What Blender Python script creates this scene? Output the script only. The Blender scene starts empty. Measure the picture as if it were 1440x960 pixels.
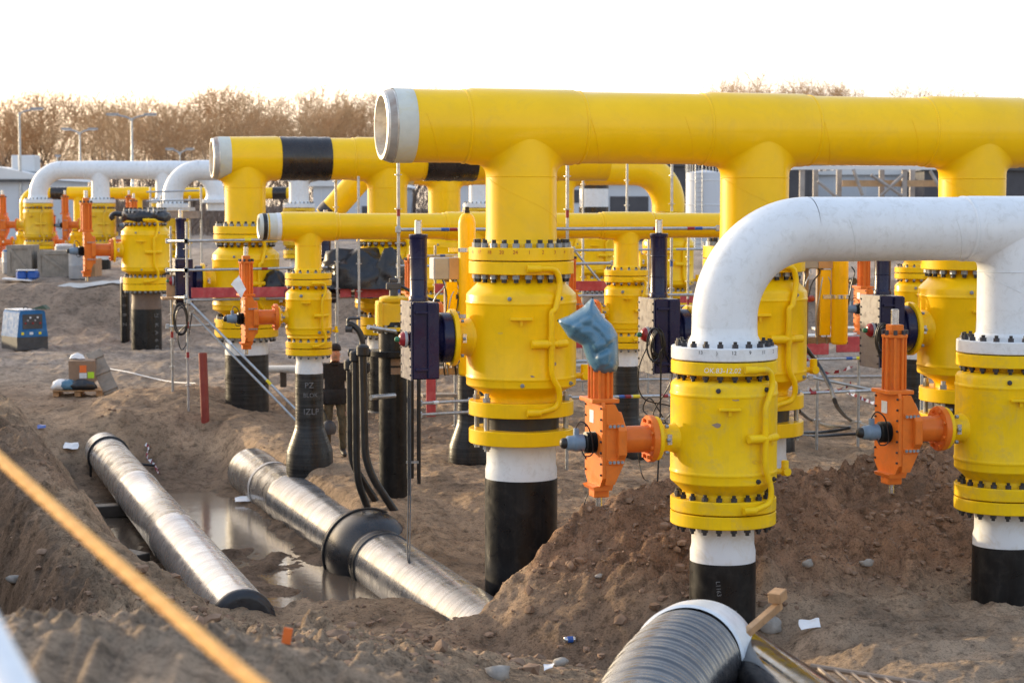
import bpy, math, random
import numpy as np
from mathutils import Vector, Matrix, noise as mnoise
random.seed(7); RNG = np.random.default_rng(7)
PI = math.pi; R_ = math.radians
SC = bpy.context.scene; COL = SC.collection

# ------------------------------------------------------------------ camera
F = 2700.0; CX, CY = 720.0, 480.0; CAMZ = 4.0
PITCH = math.atan(188.0 / F)
def P(px, py, Y):
    """a point on the sight line of a photo pixel at distance Y in front of the camera"""
    a, b = (px - CX) / F, -(py - CY) / F
    dy = math.cos(PITCH) + b * math.sin(PITCH)
    dz = -math.sin(PITCH) + b * math.cos(PITCH)
    k = Y / dy
    return Vector((a * k, Y, CAMZ + dz * k))
def proj(v):
    v = Vector(v) - Vector((0, 0, CAMZ)); f = Vector((0, math.cos(PITCH), -math.sin(PITCH))); u = Vector((0, math.sin(PITCH), math.cos(PITCH)))
    k = v.dot(f); return (CX + F * v.x / k, CY - F * v.dot(u) / k)
cam_d = bpy.data.cameras.new('camera'); cam = bpy.data.objects.new('camera', cam_d); COL.objects.link(cam)
cam.location = (0, 0, CAMZ); cam.rotation_euler = (PI / 2 - PITCH, 0, 0)
cam_d.sensor_width = 36; cam_d.lens = F / 1440 * 36; cam_d.clip_end = 9000; cam_d.clip_start = .1
cam_d.dof.use_dof = True; cam_d.dof.focus_distance = 20.5; cam_d.dof.aperture_fstop = 2.8
SC.camera = cam
TH = R_(16); U = Vector((math.cos(TH), math.sin(TH), 0)); V = Vector((-math.sin(TH), math.cos(TH), 0))

# ------------------------------------------------------------------ materials
def nd(nt, t, **kw):
    n = nt.nodes.new(t)
    for k, v in kw.items(): setattr(n, k, v)
    return n
def mix(nt, fac, a, b, bt='MIX'):
    n = nd(nt, 'ShaderNodeMix', data_type='RGBA', blend_type=bt)
    for s, v in ((0, fac), (6, a), (7, b)):
        if hasattr(v, 'is_linked') or hasattr(v, 'links'): nt.links.new(v, n.inputs[s])
        elif s == 0: n.inputs[0].default_value = v
        else: n.inputs[s].default_value = (*v, 1)
    return n.outputs[2]
def noise_(nt, co, scale, detail=4, rough=.6, dist=0):
    n = nd(nt, 'ShaderNodeTexNoise'); n.inputs['Scale'].default_value = scale
    n.inputs['Detail'].default_value = detail; n.inputs['Roughness'].default_value = rough
    n.inputs['Distortion'].default_value = dist
    nt.links.new(co, n.inputs['Vector']); return n.outputs['Fac']
def ramp(nt, f, a, b, lo=0.0, hi=1.0):
    n = nd(nt, 'ShaderNodeMapRange'); n.inputs[1].default_value = a; n.inputs[2].default_value = b
    n.inputs[3].default_value = lo; n.inputs[4].default_value = hi
    nt.links.new(f, n.inputs[0]); return n.outputs[0]
def mapping(nt, co, scale):
    n = nd(nt, 'ShaderNodeMapping'); n.inputs['Scale'].default_value = scale
    nt.links.new(co, n.inputs['Vector']); return n.outputs[0]
MATS = {}
def mat(name, base, rough=.45, metal=0, var=.12, scale=3.0, dirt=None, damt=.35, dscale=2.5,
        streak=None, stamt=.0, rings=0, ringamt=.0, bump=.0, bscale=30, coat=0, spec=.5, rvar=.1, trans=0):
    m = bpy.data.materials.new(name); m.use_nodes = True; nt = m.node_tree
    b = nt.nodes['Principled BSDF']
    tc = nd(nt, 'ShaderNodeTexCoord'); co = tc.outputs['Object']
    dark = tuple(c * (1 - var) for c in base); light = tuple(min(1, c * (1 + var)) for c in base)
    n1 = noise_(nt, co, scale, 5, .6, .3)
    c = mix(nt, ramp(nt, n1, .3, .7), dark, light)
    if rings:
        rn = noise_(nt, mapping(nt, co, (.6, .6, rings)), 1.0, 3, .7)
        c = mix(nt, ramp(nt, rn, .45, .62, 0, ringamt), c, streak or tuple(min(1, x * 3 + .08) for x in base))
    elif streak:
        rn = noise_(nt, mapping(nt, co, (14, 14, 1.2)), 1.0, 4, .7)
        c = mix(nt, ramp(nt, rn, .5, .75, 0, stamt), c, streak)
    if dirt:
        n2 = noise_(nt, co, dscale, 8, .72, .6)
        c = mix(nt, ramp(nt, n2, .5, .72, 0, damt), c, dirt)
    nt.links.new(c, b.inputs['Base Color'])
    b.inputs['Metallic'].default_value = metal
    b.inputs['Specular IOR Level'].default_value = spec
    r = ramp(nt, noise_(nt, co, scale * 2.3, 4), .3, .7, max(.03, rough - rvar), min(1, rough + rvar))
    nt.links.new(r, b.inputs['Roughness'])
    if coat: b.inputs['Coat Weight'].default_value = coat; b.inputs['Coat Roughness'].default_value = .2
    if bump or rings:
        bp = nd(nt, 'ShaderNodeBump'); bp.inputs['Strength'].default_value = bump or .15
        bp.inputs['Distance'].default_value = .02
        hn = noise_(nt, mapping(nt, co, (1, 1, rings)) if rings else co, 1.0 if rings else bscale, 5, .65)
        nt.links.new(hn, bp.inputs['Height']); nt.links.new(bp.outputs[0], b.inputs['Normal'])
    MATS[name] = m; return m
DUST = (.30, .22, .15); MUD = (.16, .11, .075)
YEL = mat('yellow_paint', (.90, .55, .003), .42, spec=.12, coat=.32, var=.10, scale=1.6, dirt=(.50, .31, .03), damt=.22, dscale=4, streak=(.58, .34, .01), stamt=.16, bump=.03, bscale=14)
YELD = mat('dusty_yellow_paint', (.86, .56, .006), .5, spec=.12, coat=.15, var=.10, scale=2.4, dirt=(.46, .33, .12), damt=.5, dscale=4.5, streak=(.45, .30, .07), stamt=.25, bump=.05, bscale=30)
YELH = mat('yellow_header_paint', (.90, .545, .003), .40, spec=.12, coat=.38, var=.07, scale=1.1, dirt=(.66, .42, .06), damt=.3, dscale=3.4, bump=.02, bscale=9)
YELB = mat('worn_yellow_paint', (.74, .46, .008), .42, var=.12, scale=4, dirt=DUST, damt=.3, dscale=5)
WHT = mat('white_paint', (.70, .735, .77), .42, spec=.2, coat=.35, var=.04, scale=2.2, dirt=(.40, .40, .38), damt=.42, dscale=11, streak=(.5, .5, .48), stamt=.12, bump=.03, bscale=12)
WHTD = mat('soiled_white_coat', (.68, .70, .73), .5, var=.06, scale=3, dirt=(.44, .36, .22), damt=.55, dscale=4.2, bump=.05, bscale=25)
BLK = mat('black_coating', (.007, .007, .008), .34, spec=.3, var=.3, scale=3, dirt=(.045, .038, .032), damt=.45, dscale=7, streak=(.05, .047, .044), stamt=.2, bump=.05, bscale=40)
BLKR = mat('black_wrap_tape', (.009, .0088, .0095), .32, spec=.32, var=.3, scale=2.5, rings=26, streak=(.05, .046, .044), ringamt=.5, dirt=(.05, .04, .032), damt=.35, dscale=4, bump=.25)
PIPEB = mat('black_pipe_sleeve', (.30, .298, .30), .26, metal=.6, var=.25, scale=1.6, rings=12, streak=(.10, .098, .098), ringamt=.6, dirt=(.24, .18, .13), damt=.4, dscale=1.8, bump=.12, rvar=.1)
PIPEG = mat('grey_pipe_sleeve', (.46, .457, .46), .27, metal=.6, var=.2, scale=1.4, rings=9, streak=(.26, .25, .25), ringamt=.6, dirt=(.30, .23, .17), damt=.35, dscale=1.6, bump=.10, rvar=.1)
NAV = mat('navy_paint', (.010, .011, .046), .27, spec=.35, var=.15, scale=3, dirt=(.03, .03, .06), damt=.25, dscale=5, bump=.015)
NAVP = mat('glossy_navy_plate', (.035, .036, .075), .38, var=.2, scale=5, dirt=(.11, .10, .12), damt=.5, dscale=7, bump=.04, bscale=9, spec=.9)
ORG = mat('orange_paint', (.72, .175, .022), .45, spec=.15, coat=.25, var=.12, scale=4, dirt=(.32, .12, .045), damt=.4, dscale=6, bump=.03)
STL = mat('galvanised_tube', (.42, .44, .46), .36, metal=.75, var=.2, scale=12, dirt=(.22, .21, .19), damt=.5, dscale=9)
BRT = mat('bright_steel', (.55, .56, .58), .25, metal=.9, var=.1, scale=9)
NUT = mat('nut_steel', (.26, .29, .33), .42, metal=.5, var=.25, scale=30)
NUTD = mat('dark_nut_steel', (.045, .045, .055), .4, metal=.3, var=.3, scale=30)
STUD = mat('dark_stud', (.018, .018, .02), .45, var=.2, scale=30)
RUST = mat('rusty_bare_steel', (.22, .11, .055), .7, metal=.2, var=.4, scale=8, dirt=(.45, .33, .22), damt=.6, dscale=6, bump=.1)
BARE = mat('bare_pipe_end', (.78, .74, .66), .42, metal=.35, var=.2, scale=8, dirt=(.35, .2, .1), damt=.5, dscale=5)
PRIM = mat('pale_primer', (.56, .58, .53), .5, var=.12, scale=3, dirt=(.55, .45, .16), damt=.6, dscale=2.4)
RUB = mat('black_rubber', (.012, .012, .013), .5, var=.3, scale=20, bump=.15, bscale=60)
BEVEL = mat('stained_bevel', (.42, .40, .37), .5, metal=.2, var=.25, scale=4, dirt=(.20, .09, .045), damt=.75, dscale=2.2)
BLKG = mat('gloss_black_sleeve', (.018, .018, .02), .14, spec=.7, var=.3, scale=3, dirt=(.2, .16, .12), damt=.35, dscale=3)
HOSE = mat('black_hose', (.011, .011, .012), .4, var=.3, scale=6, dirt=(.08, .07, .06), damt=.3)
GBL = mat('grey_blue_paint', (.14, .21, .29), .45, var=.15, scale=9, dirt=(.3, .3, .3), damt=.3)
BAG = mat('blue_plastic_bag', (.075, .18, .27), .30, var=.10, scale=6, bump=.05, bscale=18, rvar=.06)
RED = mat('red_board', (.44, .05, .055), .6, var=.25, scale=6, dirt=(.30, .2, .17), damt=.45, dscale=6, bump=.08)
REDP = mat('red_plastic_pipe', (.24, .035, .025), .42, var=.15, scale=4, dirt=(.25, .15, .1), damt=.3, dscale=4)
REDB = mat('bright_red_plastic', (.27, .012, .02), .35, var=.12, scale=9)
GRN = mat('green_plastic', (.02, .16, .08), .4)
BLUP = mat('blue_plastic', (.02, .09, .35), .35)
YELT = mat('yellow_tape', (.75, .62, .02), .5)
GREY = mat('grey_enclosure', (.33, .34, .36), .5, var=.1, scale=6, dirt=(.4, .3, .2), damt=.3)
TAN = mat('tan_beam_sunlit_panel', (.44, .28, .15), .55, var=.15, scale=6)  # beam colour, and the sunlight painted on the rack cabinet
BRN = mat('brown_strut', (.30, .22, .16), .6, var=.25, scale=7, dirt=(.18, .12, .08), damt=.5, bump=.05)
WOOD = mat('raw_wood', (.40, .23, .11), .7, var=.3, scale=6, streak=(.25, .13, .06), stamt=.5, bump=.2, bscale=30)
WOODG = mat('weathered_wood', (.27, .235, .195), .8, var=.25, scale=5, streak=(.17, .145, .12), stamt=.6, bump=.2, bscale=25)
WOODD = mat('dark_wet_wood', (.075, .058, .045), .6, var=.3, scale=5, bump=.2)
CARD = mat('cardboard', (.27, .18, .12), .8, var=.12, scale=6)
BLUM = mat('blue_machine_paint', (.03, .15, .36), .6, spec=.2, var=.15, scale=5, dirt=(.2, .22, .24), damt=.35, dscale=5)
DGR = mat('dark_grey_metal', (.05, .052, .058), .5, var=.3, scale=6, dirt=(.15, .12, .1), damt=.4)
TARP = mat('dark_tarpaulin', (.014, .014, .017), .34, var=.3, scale=5, bump=.35, bscale=7, dirt=(.07, .07, .075), damt=.4)
PAPW = mat('white_plastic_film', (.78, .78, .78), .4, var=.08, scale=9, bump=.2, bscale=14)
ROPE = mat('orange_rope', (.97, .47, .13), .7, var=.15, scale=20, bump=.2, bscale=90)
STONE = mat('grey_stone', (.30, .275, .245), .85, var=.25, scale=9, bump=.4, bscale=20)
CLODM = mat('clod_soil', (.24, .16, .11), .95, var=.4, scale=5, bump=.4, bscale=40, spec=.15)
SKIN = mat('skin', (.42, .21, .14), .55, var=.1, scale=20)
JKT = mat('black_jacket', (.010, .009, .010), .8, var=.3, scale=14, bump=.2, bscale=20)
CAMO = mat('camouflage_cloth', (.115, .095, .06), .9, var=.2, scale=10, dirt=(.022, .022, .016), damt=.95, dscale=9, bump=.15)
BOOT = mat('dark_boot', (.03, .024, .02), .6, var=.3, scale=20)
CHALK = mat('white_marker', (.17, .17, .175), .8, var=.15, scale=40)
REDM = mat('red_marker', (.42, .06, .02), .7, var=.1, scale=40)
BLKM = mat('black_marker', (.03, .03, .04), .7, var=.1, scale=40)
CLAD = mat('pale_cladding', (.50, .54, .60), .5, var=.06, scale=.6, bump=.04)
CLAD2 = mat('pale_roof', (.60, .62, .64), .45, var=.06, scale=.6)
CLADD = mat('dark_cladding', (.055, .055, .065), .6, var=.15, scale=1)
FRAM = mat('frame_steel', (.30, .28, .27), .5, metal=.3, var=.2, scale=3)
CONC = mat('pale_concrete', (.50, .49, .47), .85, var=.12, scale=.8, dirt=(.3, .25, .2), damt=.6, dscale=.6, bump=.1)
ORGT = mat('orange_tape', (.85, .18, .03), .6)
LIME = mat('lime_sticker', (.45, .75, .03), .5)
LAMP = mat('lamp_glass', (.75, .78, .82), .3)

# ------------------------------------------------------------------ mesh building
class MB:
    def __init__(s): s.v = []; s.f = []; s.m = []; s.cur = 0
    def add(s, vs, fs):
        o = len(s.v); s.v += [tuple(v) for v in vs]
        for f in fs: s.f.append(tuple(i + o for i in f)); s.m.append(s.cur)
        return s
    def mat(s, i): s.cur = i; return s
    def lathe(s, prof, seg=32, M=None, cap0=False, cap1=False, ang=2 * PI):
        vs, fs = [], []
        n = len(prof)
        for i in range(seg):
            a = ang * i / seg; c, q = math.cos(a), math.sin(a)
            for r, z in prof: vs.append(Vector((r * c, r * q, z)))
        for i in range(seg):
            j = (i + 1) % seg
            for k in range(n - 1): fs.append((i * n + k, j * n + k, j * n + k + 1, i * n + k + 1))
        if cap0: fs.append(tuple(i * n for i in reversed(range(seg))))
        if cap1: fs.append(tuple(i * n + n - 1 for i in range(seg)))
        if M is not None: vs = [M @ v for v in vs]
        return s.add(vs, fs)
    def cyl(s, a, b, r, seg=12, r2=None, b_=0.0, cap=True):
        a, b = Vector(a), Vector(b); d = b - a; L = d.length
        if L < 1e-6: return s
        q = d.to_track_quat('Z', 'Y').to_matrix().to_4x4(); q.translation = a
        r2 = r if r2 is None else r2
        if b_: prof = [(r - b_, 0), (r, b_), (r2, L - b_), (r2 - b_, L)]
        else: prof = [(r, 0), (r2, L)]
        return s.lathe(prof, seg, q, cap, cap)
    def tube(s, pts, r, seg=8, cap=True):
        pts = [Vector(p) for p in pts]; n = len(pts)
        rs = r if isinstance(r, (list, tuple)) else [r] * n
        vs, fs = [], []; ref = None
        for i, p in enumerate(pts):
            t = (pts[min(i + 1, n - 1)] - pts[max(i - 1, 0)]).normalized()
            if ref is None:
                ref = t.orthogonal().normalized()
            ref = (ref - t * ref.dot(t)).normalized(); bn = t.cross(ref)
            for k in range(seg):
                a = 2 * PI * k / seg
                vs.append(p + (ref * math.cos(a) + bn * math.sin(a)) * rs[i])
        for i in range(n - 1):
            for k in range(seg):
                j = (k + 1) % seg
                fs.append((i * seg + k, i * seg + j, (i + 1) * seg + j, (i + 1) * seg + k))
        if cap:
            fs.append(tuple(reversed(range(seg)))); fs.append(tuple((n - 1) * seg + k for k in range(seg)))
        return s.add(vs, fs)
    def box(s, c, d, M=None, b=0.0):
        c = Vector(c); x, y, z = d[0] / 2, d[1] / 2, d[2] / 2
        if b and min(x, y, z) > b * 1.5:
            vs = []
            for sx in (-1, 1):
                for sy in (-1, 1):
                    for sz in (-1, 1):
                        vs += [(sx * (x - b), sy * (y - b), sz * z), (sx * (x - b), sy * y, sz * (z - b)), (sx * x, sy * (y - b), sz * (z - b))]
            import bmesh
            bm = bmesh.new()
            for v in vs: bm.verts.new(v)
            r = bmesh.ops.convex_hull(bm, input=bm.verts)
            bm.verts.index_update()
            vs = [v.co + c for v in bm.verts]; fs = [tuple(v.index for v in f.verts) for f in bm.faces]; bm.free()
        else:
            vs = [Vector((a * x, e * y, g * z)) + c for a in (-1, 1) for e in (-1, 1) for g in (-1, 1)]
            fs = [(0, 1, 3, 2), (4, 6, 7, 5), (0, 4, 5, 1), (2, 3, 7, 6), (0, 2, 6, 4), (1, 5, 7, 3)]
        if M is not None: vs = [M @ v for v in vs]
        return s.add(vs, fs)
    def prism(s, poly, y0, y1, M=None):
        """polygon in local x,z pulled from y0 to y1"""
        n = len(poly)
        vs = [Vector((x, y0, z)) for x, z in poly] + [Vector((x, y1, z)) for x, z in poly]
        fs = [tuple(range(n)), tuple(reversed(range(n, 2 * n)))]
        for i in range(n):
            j = (i + 1) % n; fs.append((i, i + n, j + n, j))
        if M is not None: vs = [M @ v for v in vs]
        return s.add(vs, fs)
    def mesh(s, name, mats, sharp=32):
        me = bpy.data.meshes.new(name); me.from_pydata(s.v, [], s.f)
        mats = mats if isinstance(mats, (list, tuple)) else [mats]
        for m in mats: me.materials.append(m)
        if len(mats) > 1: me.polygons.foreach_set('material_index', s.m)
        import bmesh
        bm = bmesh.new(); bm.from_mesh(me); bmesh.ops.recalc_face_normals(bm, faces=bm.faces); bm.to_mesh(me); bm.free()
        me.polygons.foreach_set('use_smooth', [True] * len(me.polygons))
        me.set_sharp_from_angle(angle=R_(sharp)); me.update()
        return me
def tag(o, label=None, cat=None, group=None, kind=None):
    if label: o['label'] = label
    if cat: o['category'] = cat
    if group: o['group'] = group
    if kind: o['kind'] = kind
    return o
def thing(name, label, cat, loc=(0, 0, 0), rz=0.0, group=None):
    o = bpy.data.objects.new(name, None); COL.objects.link(o); o.empty_display_size = .1
    o.location = loc; o.rotation_euler = (0, 0, rz); return tag(o, label, cat, group)
def part(name, mb, mats, parent=None, loc=None, rot=None, label=None, sharp=32):
    me = mb.mesh(name, mats, sharp) if isinstance(mb, MB) else mb
    o = bpy.data.objects.new(name, me); COL.objects.link(o)
    if parent: o.parent = parent
    if loc is not None: o.location = loc
    if rot is not None: o.rotation_euler = rot
    if label: o['label'] = label
    return o
def dup(root, loc=None, rz=None, label=None, group=None, scale=None, keep=None):
    def cp(o, par):
        c = o.copy(); COL.objects.link(c); c.parent = par
        for ch in list(o.children): cp(ch, c)
        return c
    r = cp(root, None)
    if loc is not None: r.location = loc
    if rz is not None: r.rotation_euler = (0, 0, rz)
    if scale is not None: r.scale = (scale,) * 3
    if label: r['label'] = label
    if group: r['group'] = group
    return r
def bev(prof, b=.006):
    out = [prof[0]]
    for i in range(1, len(prof) - 1):
        p0, p, p1 = (Vector((*q, 0)) for q in (prof[i - 1], prof[i], prof[i + 1]))
        a, c = p0 - p, p1 - p
        if a.length < 1e-6 or c.length < 1e-6 or abs(a.angle(c) - PI) < .5: out.append(prof[i]); continue
        q0 = p + a.normalized() * min(b, a.length * .4); q1 = p + c.normalized() * min(b, c.length * .4)
        out += [(q0.x, q0.y), (q1.x, q1.y)]
    return out + [prof[-1]]
def arc(c, r, a0, a1, n, e1, e2):
    c, e1, e2 = Vector(c), Vector(e1), Vector(e2)
    return [c + e1 * (r * math.cos(a0 + (a1 - a0) * i / n)) + e2 * (r * math.sin(a0 + (a1 - a0) * i / n)) for i in range(n + 1)]
def smooth_path(pts, n=6):
    """Catmull-Rom through the points"""
    pts = [Vector(p) for p in pts]; q = [pts[0] * 2 - pts[1]] + pts + [pts[-1] * 2 - pts[-2]]; out = []
    for i in range(1, len(q) - 2):
        a, b, c, d = q[i - 1:i + 3]
        for k in range(n):
            t = k / n
            out.append(.5 * ((2 * b) + (c - a) * t + (2 * a - 5 * b + 4 * c - d) * t * t + (3 * b - a - 3 * c + d) * t ** 3))
    return out + [pts[-1]]
def fillet_path(pts, r, n=5):
    pts = [Vector(p) for p in pts]; out = [pts[0]]
    for i in range(1, len(pts) - 1):
        a, p, c = pts[i - 1], pts[i], pts[i + 1]
        da, dc = (a - p), (c - p); rr = min(r, da.length * .48, dc.length * .48)
        p0, p1 = p + da.normalized() * rr, p + dc.normalized() * rr
        for k in range(n + 1):
            t = k / n; out.append(p0 * (1 - t) ** 2 + p * 2 * t * (1 - t) + p1 * t * t)
    return out + [pts[-1]]
_TXT = {}
for _s in ['16', '17', '18', '20', '24', '1', '2', '3', '4', '5', '13', ')', '12', '9', '11', 'OK.83-12.02', 'L1163', 'PZ', 'BLOK', 'IZLP', 'LZ', 'K', 'A', '6', 'O', 'S', '0', 'B', 'Z', 'CW 71']:
    _cu = bpy.data.curves.new('writing', 'FONT'); _cu.body = _s; _cu.size = 1; _cu.align_x = 'CENTER'; _cu.align_y = 'CENTER'; _cu.resolution_u = 2
    _o = bpy.data.objects.new('writing', _cu); COL.objects.link(_o); _TXT[_s] = _o
_d = bpy.context.evaluated_depsgraph_get()
for _s, _o in list(_TXT.items()):
    _TXT[_s] = bpy.data.meshes.new_from_object(_o.evaluated_get(_d)); bpy.data.objects.remove(_o)
def text_mesh(s, size):
    me = _TXT[s].copy(); me.name = 'writing'
    for v in me.vertices: v.co *= size
    return me
def writing(s, size, mt, parent, radius=None, ang=-PI / 2, z=0.0, turn=0.0, loc=None, rot=None, slant=0, zspread=0):
    """letters laid on an upright cylinder (radius) or on a plane (loc, rot)"""
    me = text_mesh(s, size)
    if radius:
        ct, st = math.cos(turn), math.sin(turn)
        for v in me.vertices:
            x, y = v.co.x + slant * v.co.y, v.co.y; x, y = x * ct - y * st, x * st + y * ct
            a = ang + x / radius
            v.co = ((radius + .003) * math.cos(a), (radius + .003) * math.sin(a), z + y)
    me.materials.append(mt)
    return part('writing', me, mt, parent, loc, rot)
def jitter_mesh(me, amp, sc, seed=0):
    for v in me.vertices:
        n = mnoise.noise_vector(v.co * sc + Vector((seed * 7.3, seed * 1.7, 0)))
        v.co += n * amp
    me.update()
# ------------------------------------------------------------------ ground height
def _hash(ix, iy, seed):
    h = (ix * 374761393 + iy * 668265263 + seed * 974711) & 0x7fffffff
    h = ((h ^ (h >> 13)) * 1274126177) & 0x7fffffff
    return ((h ^ (h >> 16)) & 0xffff) / 65535.0
def vnoise(x, y, seed=0):
    ix, iy = np.floor(x).astype(np.int64), np.floor(y).astype(np.int64)
    fx, fy = x - ix, y - iy
    fx = fx * fx * fx * (fx * (fx * 6 - 15) + 10); fy = fy * fy * fy * (fy * (fy * 6 - 15) + 10)
    a, b = _hash(ix, iy, seed), _hash(ix + 1, iy, seed)
    c, d = _hash(ix, iy + 1, seed), _hash(ix + 1, iy + 1, seed)
    return (a + (b - a) * fx) + ((c + (d - c) * fx) - (a + (b - a) * fx)) * fy
def fbm(x, y, scale, octv=4, seed=0, gain=.5):
    out = 0; amp = 1; tot = 0
    ca, sa = math.cos(.6), math.sin(.6)
    x, y = x / scale, y / scale
    for o in range(octv):
        out = out + amp * (vnoise(x, y, seed + o * 17) * 2 - 1); tot += amp; amp *= gain
        x, y = (x * ca - y * sa) * 2.03 + 3.1, (x * sa + y * ca) * 2.03 + 1.7
    return out / tot
def sst(a, b, x):
    t = np.clip((x - a) / (b - a), 0, 1); return t * t * (3 - 2 * t)
def PXZ(px, py, Y):
    v = P(px, py, Y); return (v.x, v.y, v.z)
CREST = [PXZ(560, 905, 18.8), PXZ(660, 868, 19.6), PXZ(735, 818, 20.0), PXZ(800, 746, 20.3), PXZ(870, 700, 20.6), PXZ(940, 672, 20.9), PXZ(1060, 662, 21.4),
         PXZ(1190, 655, 21.9), PXZ(1330, 628, 22.4), PXZ(1440, 640, 23.0), (9.0, 24.0, .9)]
def crest_field(x, y, wf, wb):
    best = np.full(x.shape, -9.0)
    for (x0, y0, z0), (x1, y1, z1) in zip(CREST[:-1], CREST[1:]):
        dx, dy = x1 - x0, y1 - y0; L2 = dx * dx + dy * dy
        t = np.clip(((x - x0) * dx + (y - y0) * dy) / L2, 0, 1)
        ex, ey = x - (x0 + t * dx), y - (y0 + t * dy); al = np.abs(ex * dx + ey * dy) / math.sqrt(L2); d = np.hypot(ex, ey) + .75 * al; zc = z0 + t * (z1 - z0) + .03
        side = (ex * -dy + ey * dx) / math.sqrt(L2)   # >0 behind
        v = zc - d * np.where(side < 0, 1.16 / wf, 1.16 / wb)
        best = np.maximum(best, v)
    return best
def clods(x, y, size, seed, rmax=.62):
    gx, gy = x / size, y / size; ix, iy = np.floor(gx).astype(np.int64), np.floor(gy).astype(np.int64); out = np.zeros(x.shape)
    for ox in (-1, 0, 1):
        for oy in (-1, 0, 1):
            cx, cy = ix + ox, iy + oy; r = .12 + (rmax - .12) * _hash(cx, cy, seed + 3) ** 2.2
            dx, dy = gx - cx - .15 - .7 * _hash(cx, cy, seed), gy - cy - .15 - .7 * _hash(cx, cy, seed + 1)
            an = _hash(cx, cy, seed + 5) * 3.14; c_, s_ = np.cos(an), np.sin(an); u, v = dx * c_ + dy * s_, (dy * c_ - dx * s_) * (1 + .7 * _hash(cx, cy, seed + 7))
            q = 1 - (np.maximum(np.abs(u), np.abs(v)) * .55 + np.hypot(u, v) * .45) ** 2 / (r * r)
            out = np.maximum(out, np.sqrt(np.clip(q, 0, 1)) * r * (.45 + .55 * _hash(cx, cy, seed + 9)))
    return out * size
C19, S19 = math.cos(R_(19)), math.sin(R_(19))
def G(x, y, full=True):
    x = np.asarray(x, float); y = np.asarray(y, float)
    s = x * C19 + y * S19; t = -x * S19 + y * C19
    wob = fbm(x, y, 2.2, 3, 5) * .22; sw = s + wob * .6
    z = np.interp(y + fbm(x, y, 4, 3, 9) * 1.1, [40, 50, 55.5, 58.5, 62, 80], [0, .3, .62, 1.7, 1.82, 1.9])
    # low rise under the left scaffold
    z = z + .5 * np.exp(-(((x + 6.6) / 1.7) ** 2 + ((y - 37.0) / 3.0) ** 2))
    # trench across section
    sec = np.interp(sw, [2.5, 3.15, 3.5, 5.55, 5.9, 6.15, 6.44, 6.8, 7.5], [.0, -.42, -.70, -.76, -.66, -.42, .02, .07, .0])
    tm = sst(20.15, 21.0, t + wob * .7) * (1 - sst(33.4, 35.0, t + wob))
    inside = sst(1.4, 2.4, sw) * (1 - sst(7.2, 7.7, sw))
    z = z * (1 - tm * inside) + sec * tm * inside
    # ridge on the left of the trench
    rm = sst(15.2, 17.2, t) * (1 - sst(33, 38, t))
    hc = np.interp(t, [16, 17.9, 23, 29, 34], [.3, .55, .72, .95, .9])
    ridge = np.interp(sw, [1.42, 1.5, 1.85, 2.3, 2.8, 3.25], [0, .35, .97, .92, .40, 0]) * hc
    z = z + rm * ridge
    gul = np.exp(-((sw - 1.0) / .6) ** 2) * rm * .55
    z = z - gul
    # unseen plain at the left, its height set to shade the pit
    left = sst(.45, -1.6, s + wob) * sst(14, 19, t)
    z = z * (1 - left) + np.maximum(z, 1.85) * left
    # the bank the camera stands on
    bl = np.interp(y + wob, [0, 8.3, 9.5, 10.3, 11.0, 12, 14, 16.5, 18.5, 20], [2.2, 2.12, 1.93, 1.62, 1.30, 1.12, .85, .28, .02, 0])
    br = np.interp(y + wob, [0, 6.0, 8.0, 10.0, 12, 13.5, 16, 18], [2.2, 1.95, 1.5, .95, .5, .28, .05, 0])
    w = sst(-1.9, 1.2, x)
    z = z + bl * (1 - w) + br * w
    z = z - .30 * sst(15.5, 18.6, y) * (1 - sst(20.8, 22.0, t)) * sst(1.6, .2, x) * sst(3.0, 3.9, s) * sst(6.6, 5.8, s)
    z = z - .52 * sst(25.5, 20.9, t) * sst(15.5, 18.2, y) * sst(5.6, 6.6, s) * (1 - sst(7.7, 8.7, s))
    m = crest_field(x + fbm(x, y, .9, 3, 21) * .22, y + fbm(x, y, .9, 3, 22) * .22, 2.9, 1.5)
    mm = np.clip(m, 0, 3)
    mm0 = m
    base = z
    z = np.maximum(z, mm0)
    mound = sst(.02, .35, mm - np.maximum(base, 0) * .3)
    z = z + mound * (fbm(x, y, 1.1, 3, 31) * .13)
    # shelf behind the mound at the right
    if not full: return z
    near = sst(19.5, 15, y) * (1 - w)
    bk = sst(47, 53, y) * sst(62, 57, y)
    z = z + bk * (fbm(x, y, 3.2, 4, 111) * .38 + fbm(x, y, .9, 3, 113) * .16)
    rough = .55 + .9 * mound + 1.1 * near + .6 * rm * sst(3.6, 2.6, sw) * sst(-.5, .8, s)
    far = 1 - .7 * sst(45, 70, y)
    z = z + far * (fbm(x, y, 1.6, 3, 41) * .085 + rough * (fbm(x, y, .42, 4, 51, .6) * .058 + fbm(x, y, .13, 3, 61, .6) * .034) + fbm(x, y, .055, 2, 63) * .013 * (1 + 1.6 * mound)) + mound * fbm(x, y, .24, 3, 67, .62) * .05
    ridged = 1 - np.abs(fbm(x, y, .30, 3, 71)) * 2.2
    z = z + far * rough * np.clip(ridged, 0, 1) ** 2 * .035
    bank = rm * sst(1.0, 1.4, sw) * sst(3.5, 3.0, sw)
    z = z + bank * (fbm(t * 1.0, s * .22, .16, 3, 101) * .05 + fbm(x, y, .6, 4, 103, .6) * .09)
    z = z + far * (1 - mound) * sst(17, 21, y) * np.clip(fbm(x, y * .55, .55, 3, 107) - .12, 0, 1) * .16
    inview = (y > 8) & (y < 45)
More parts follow.
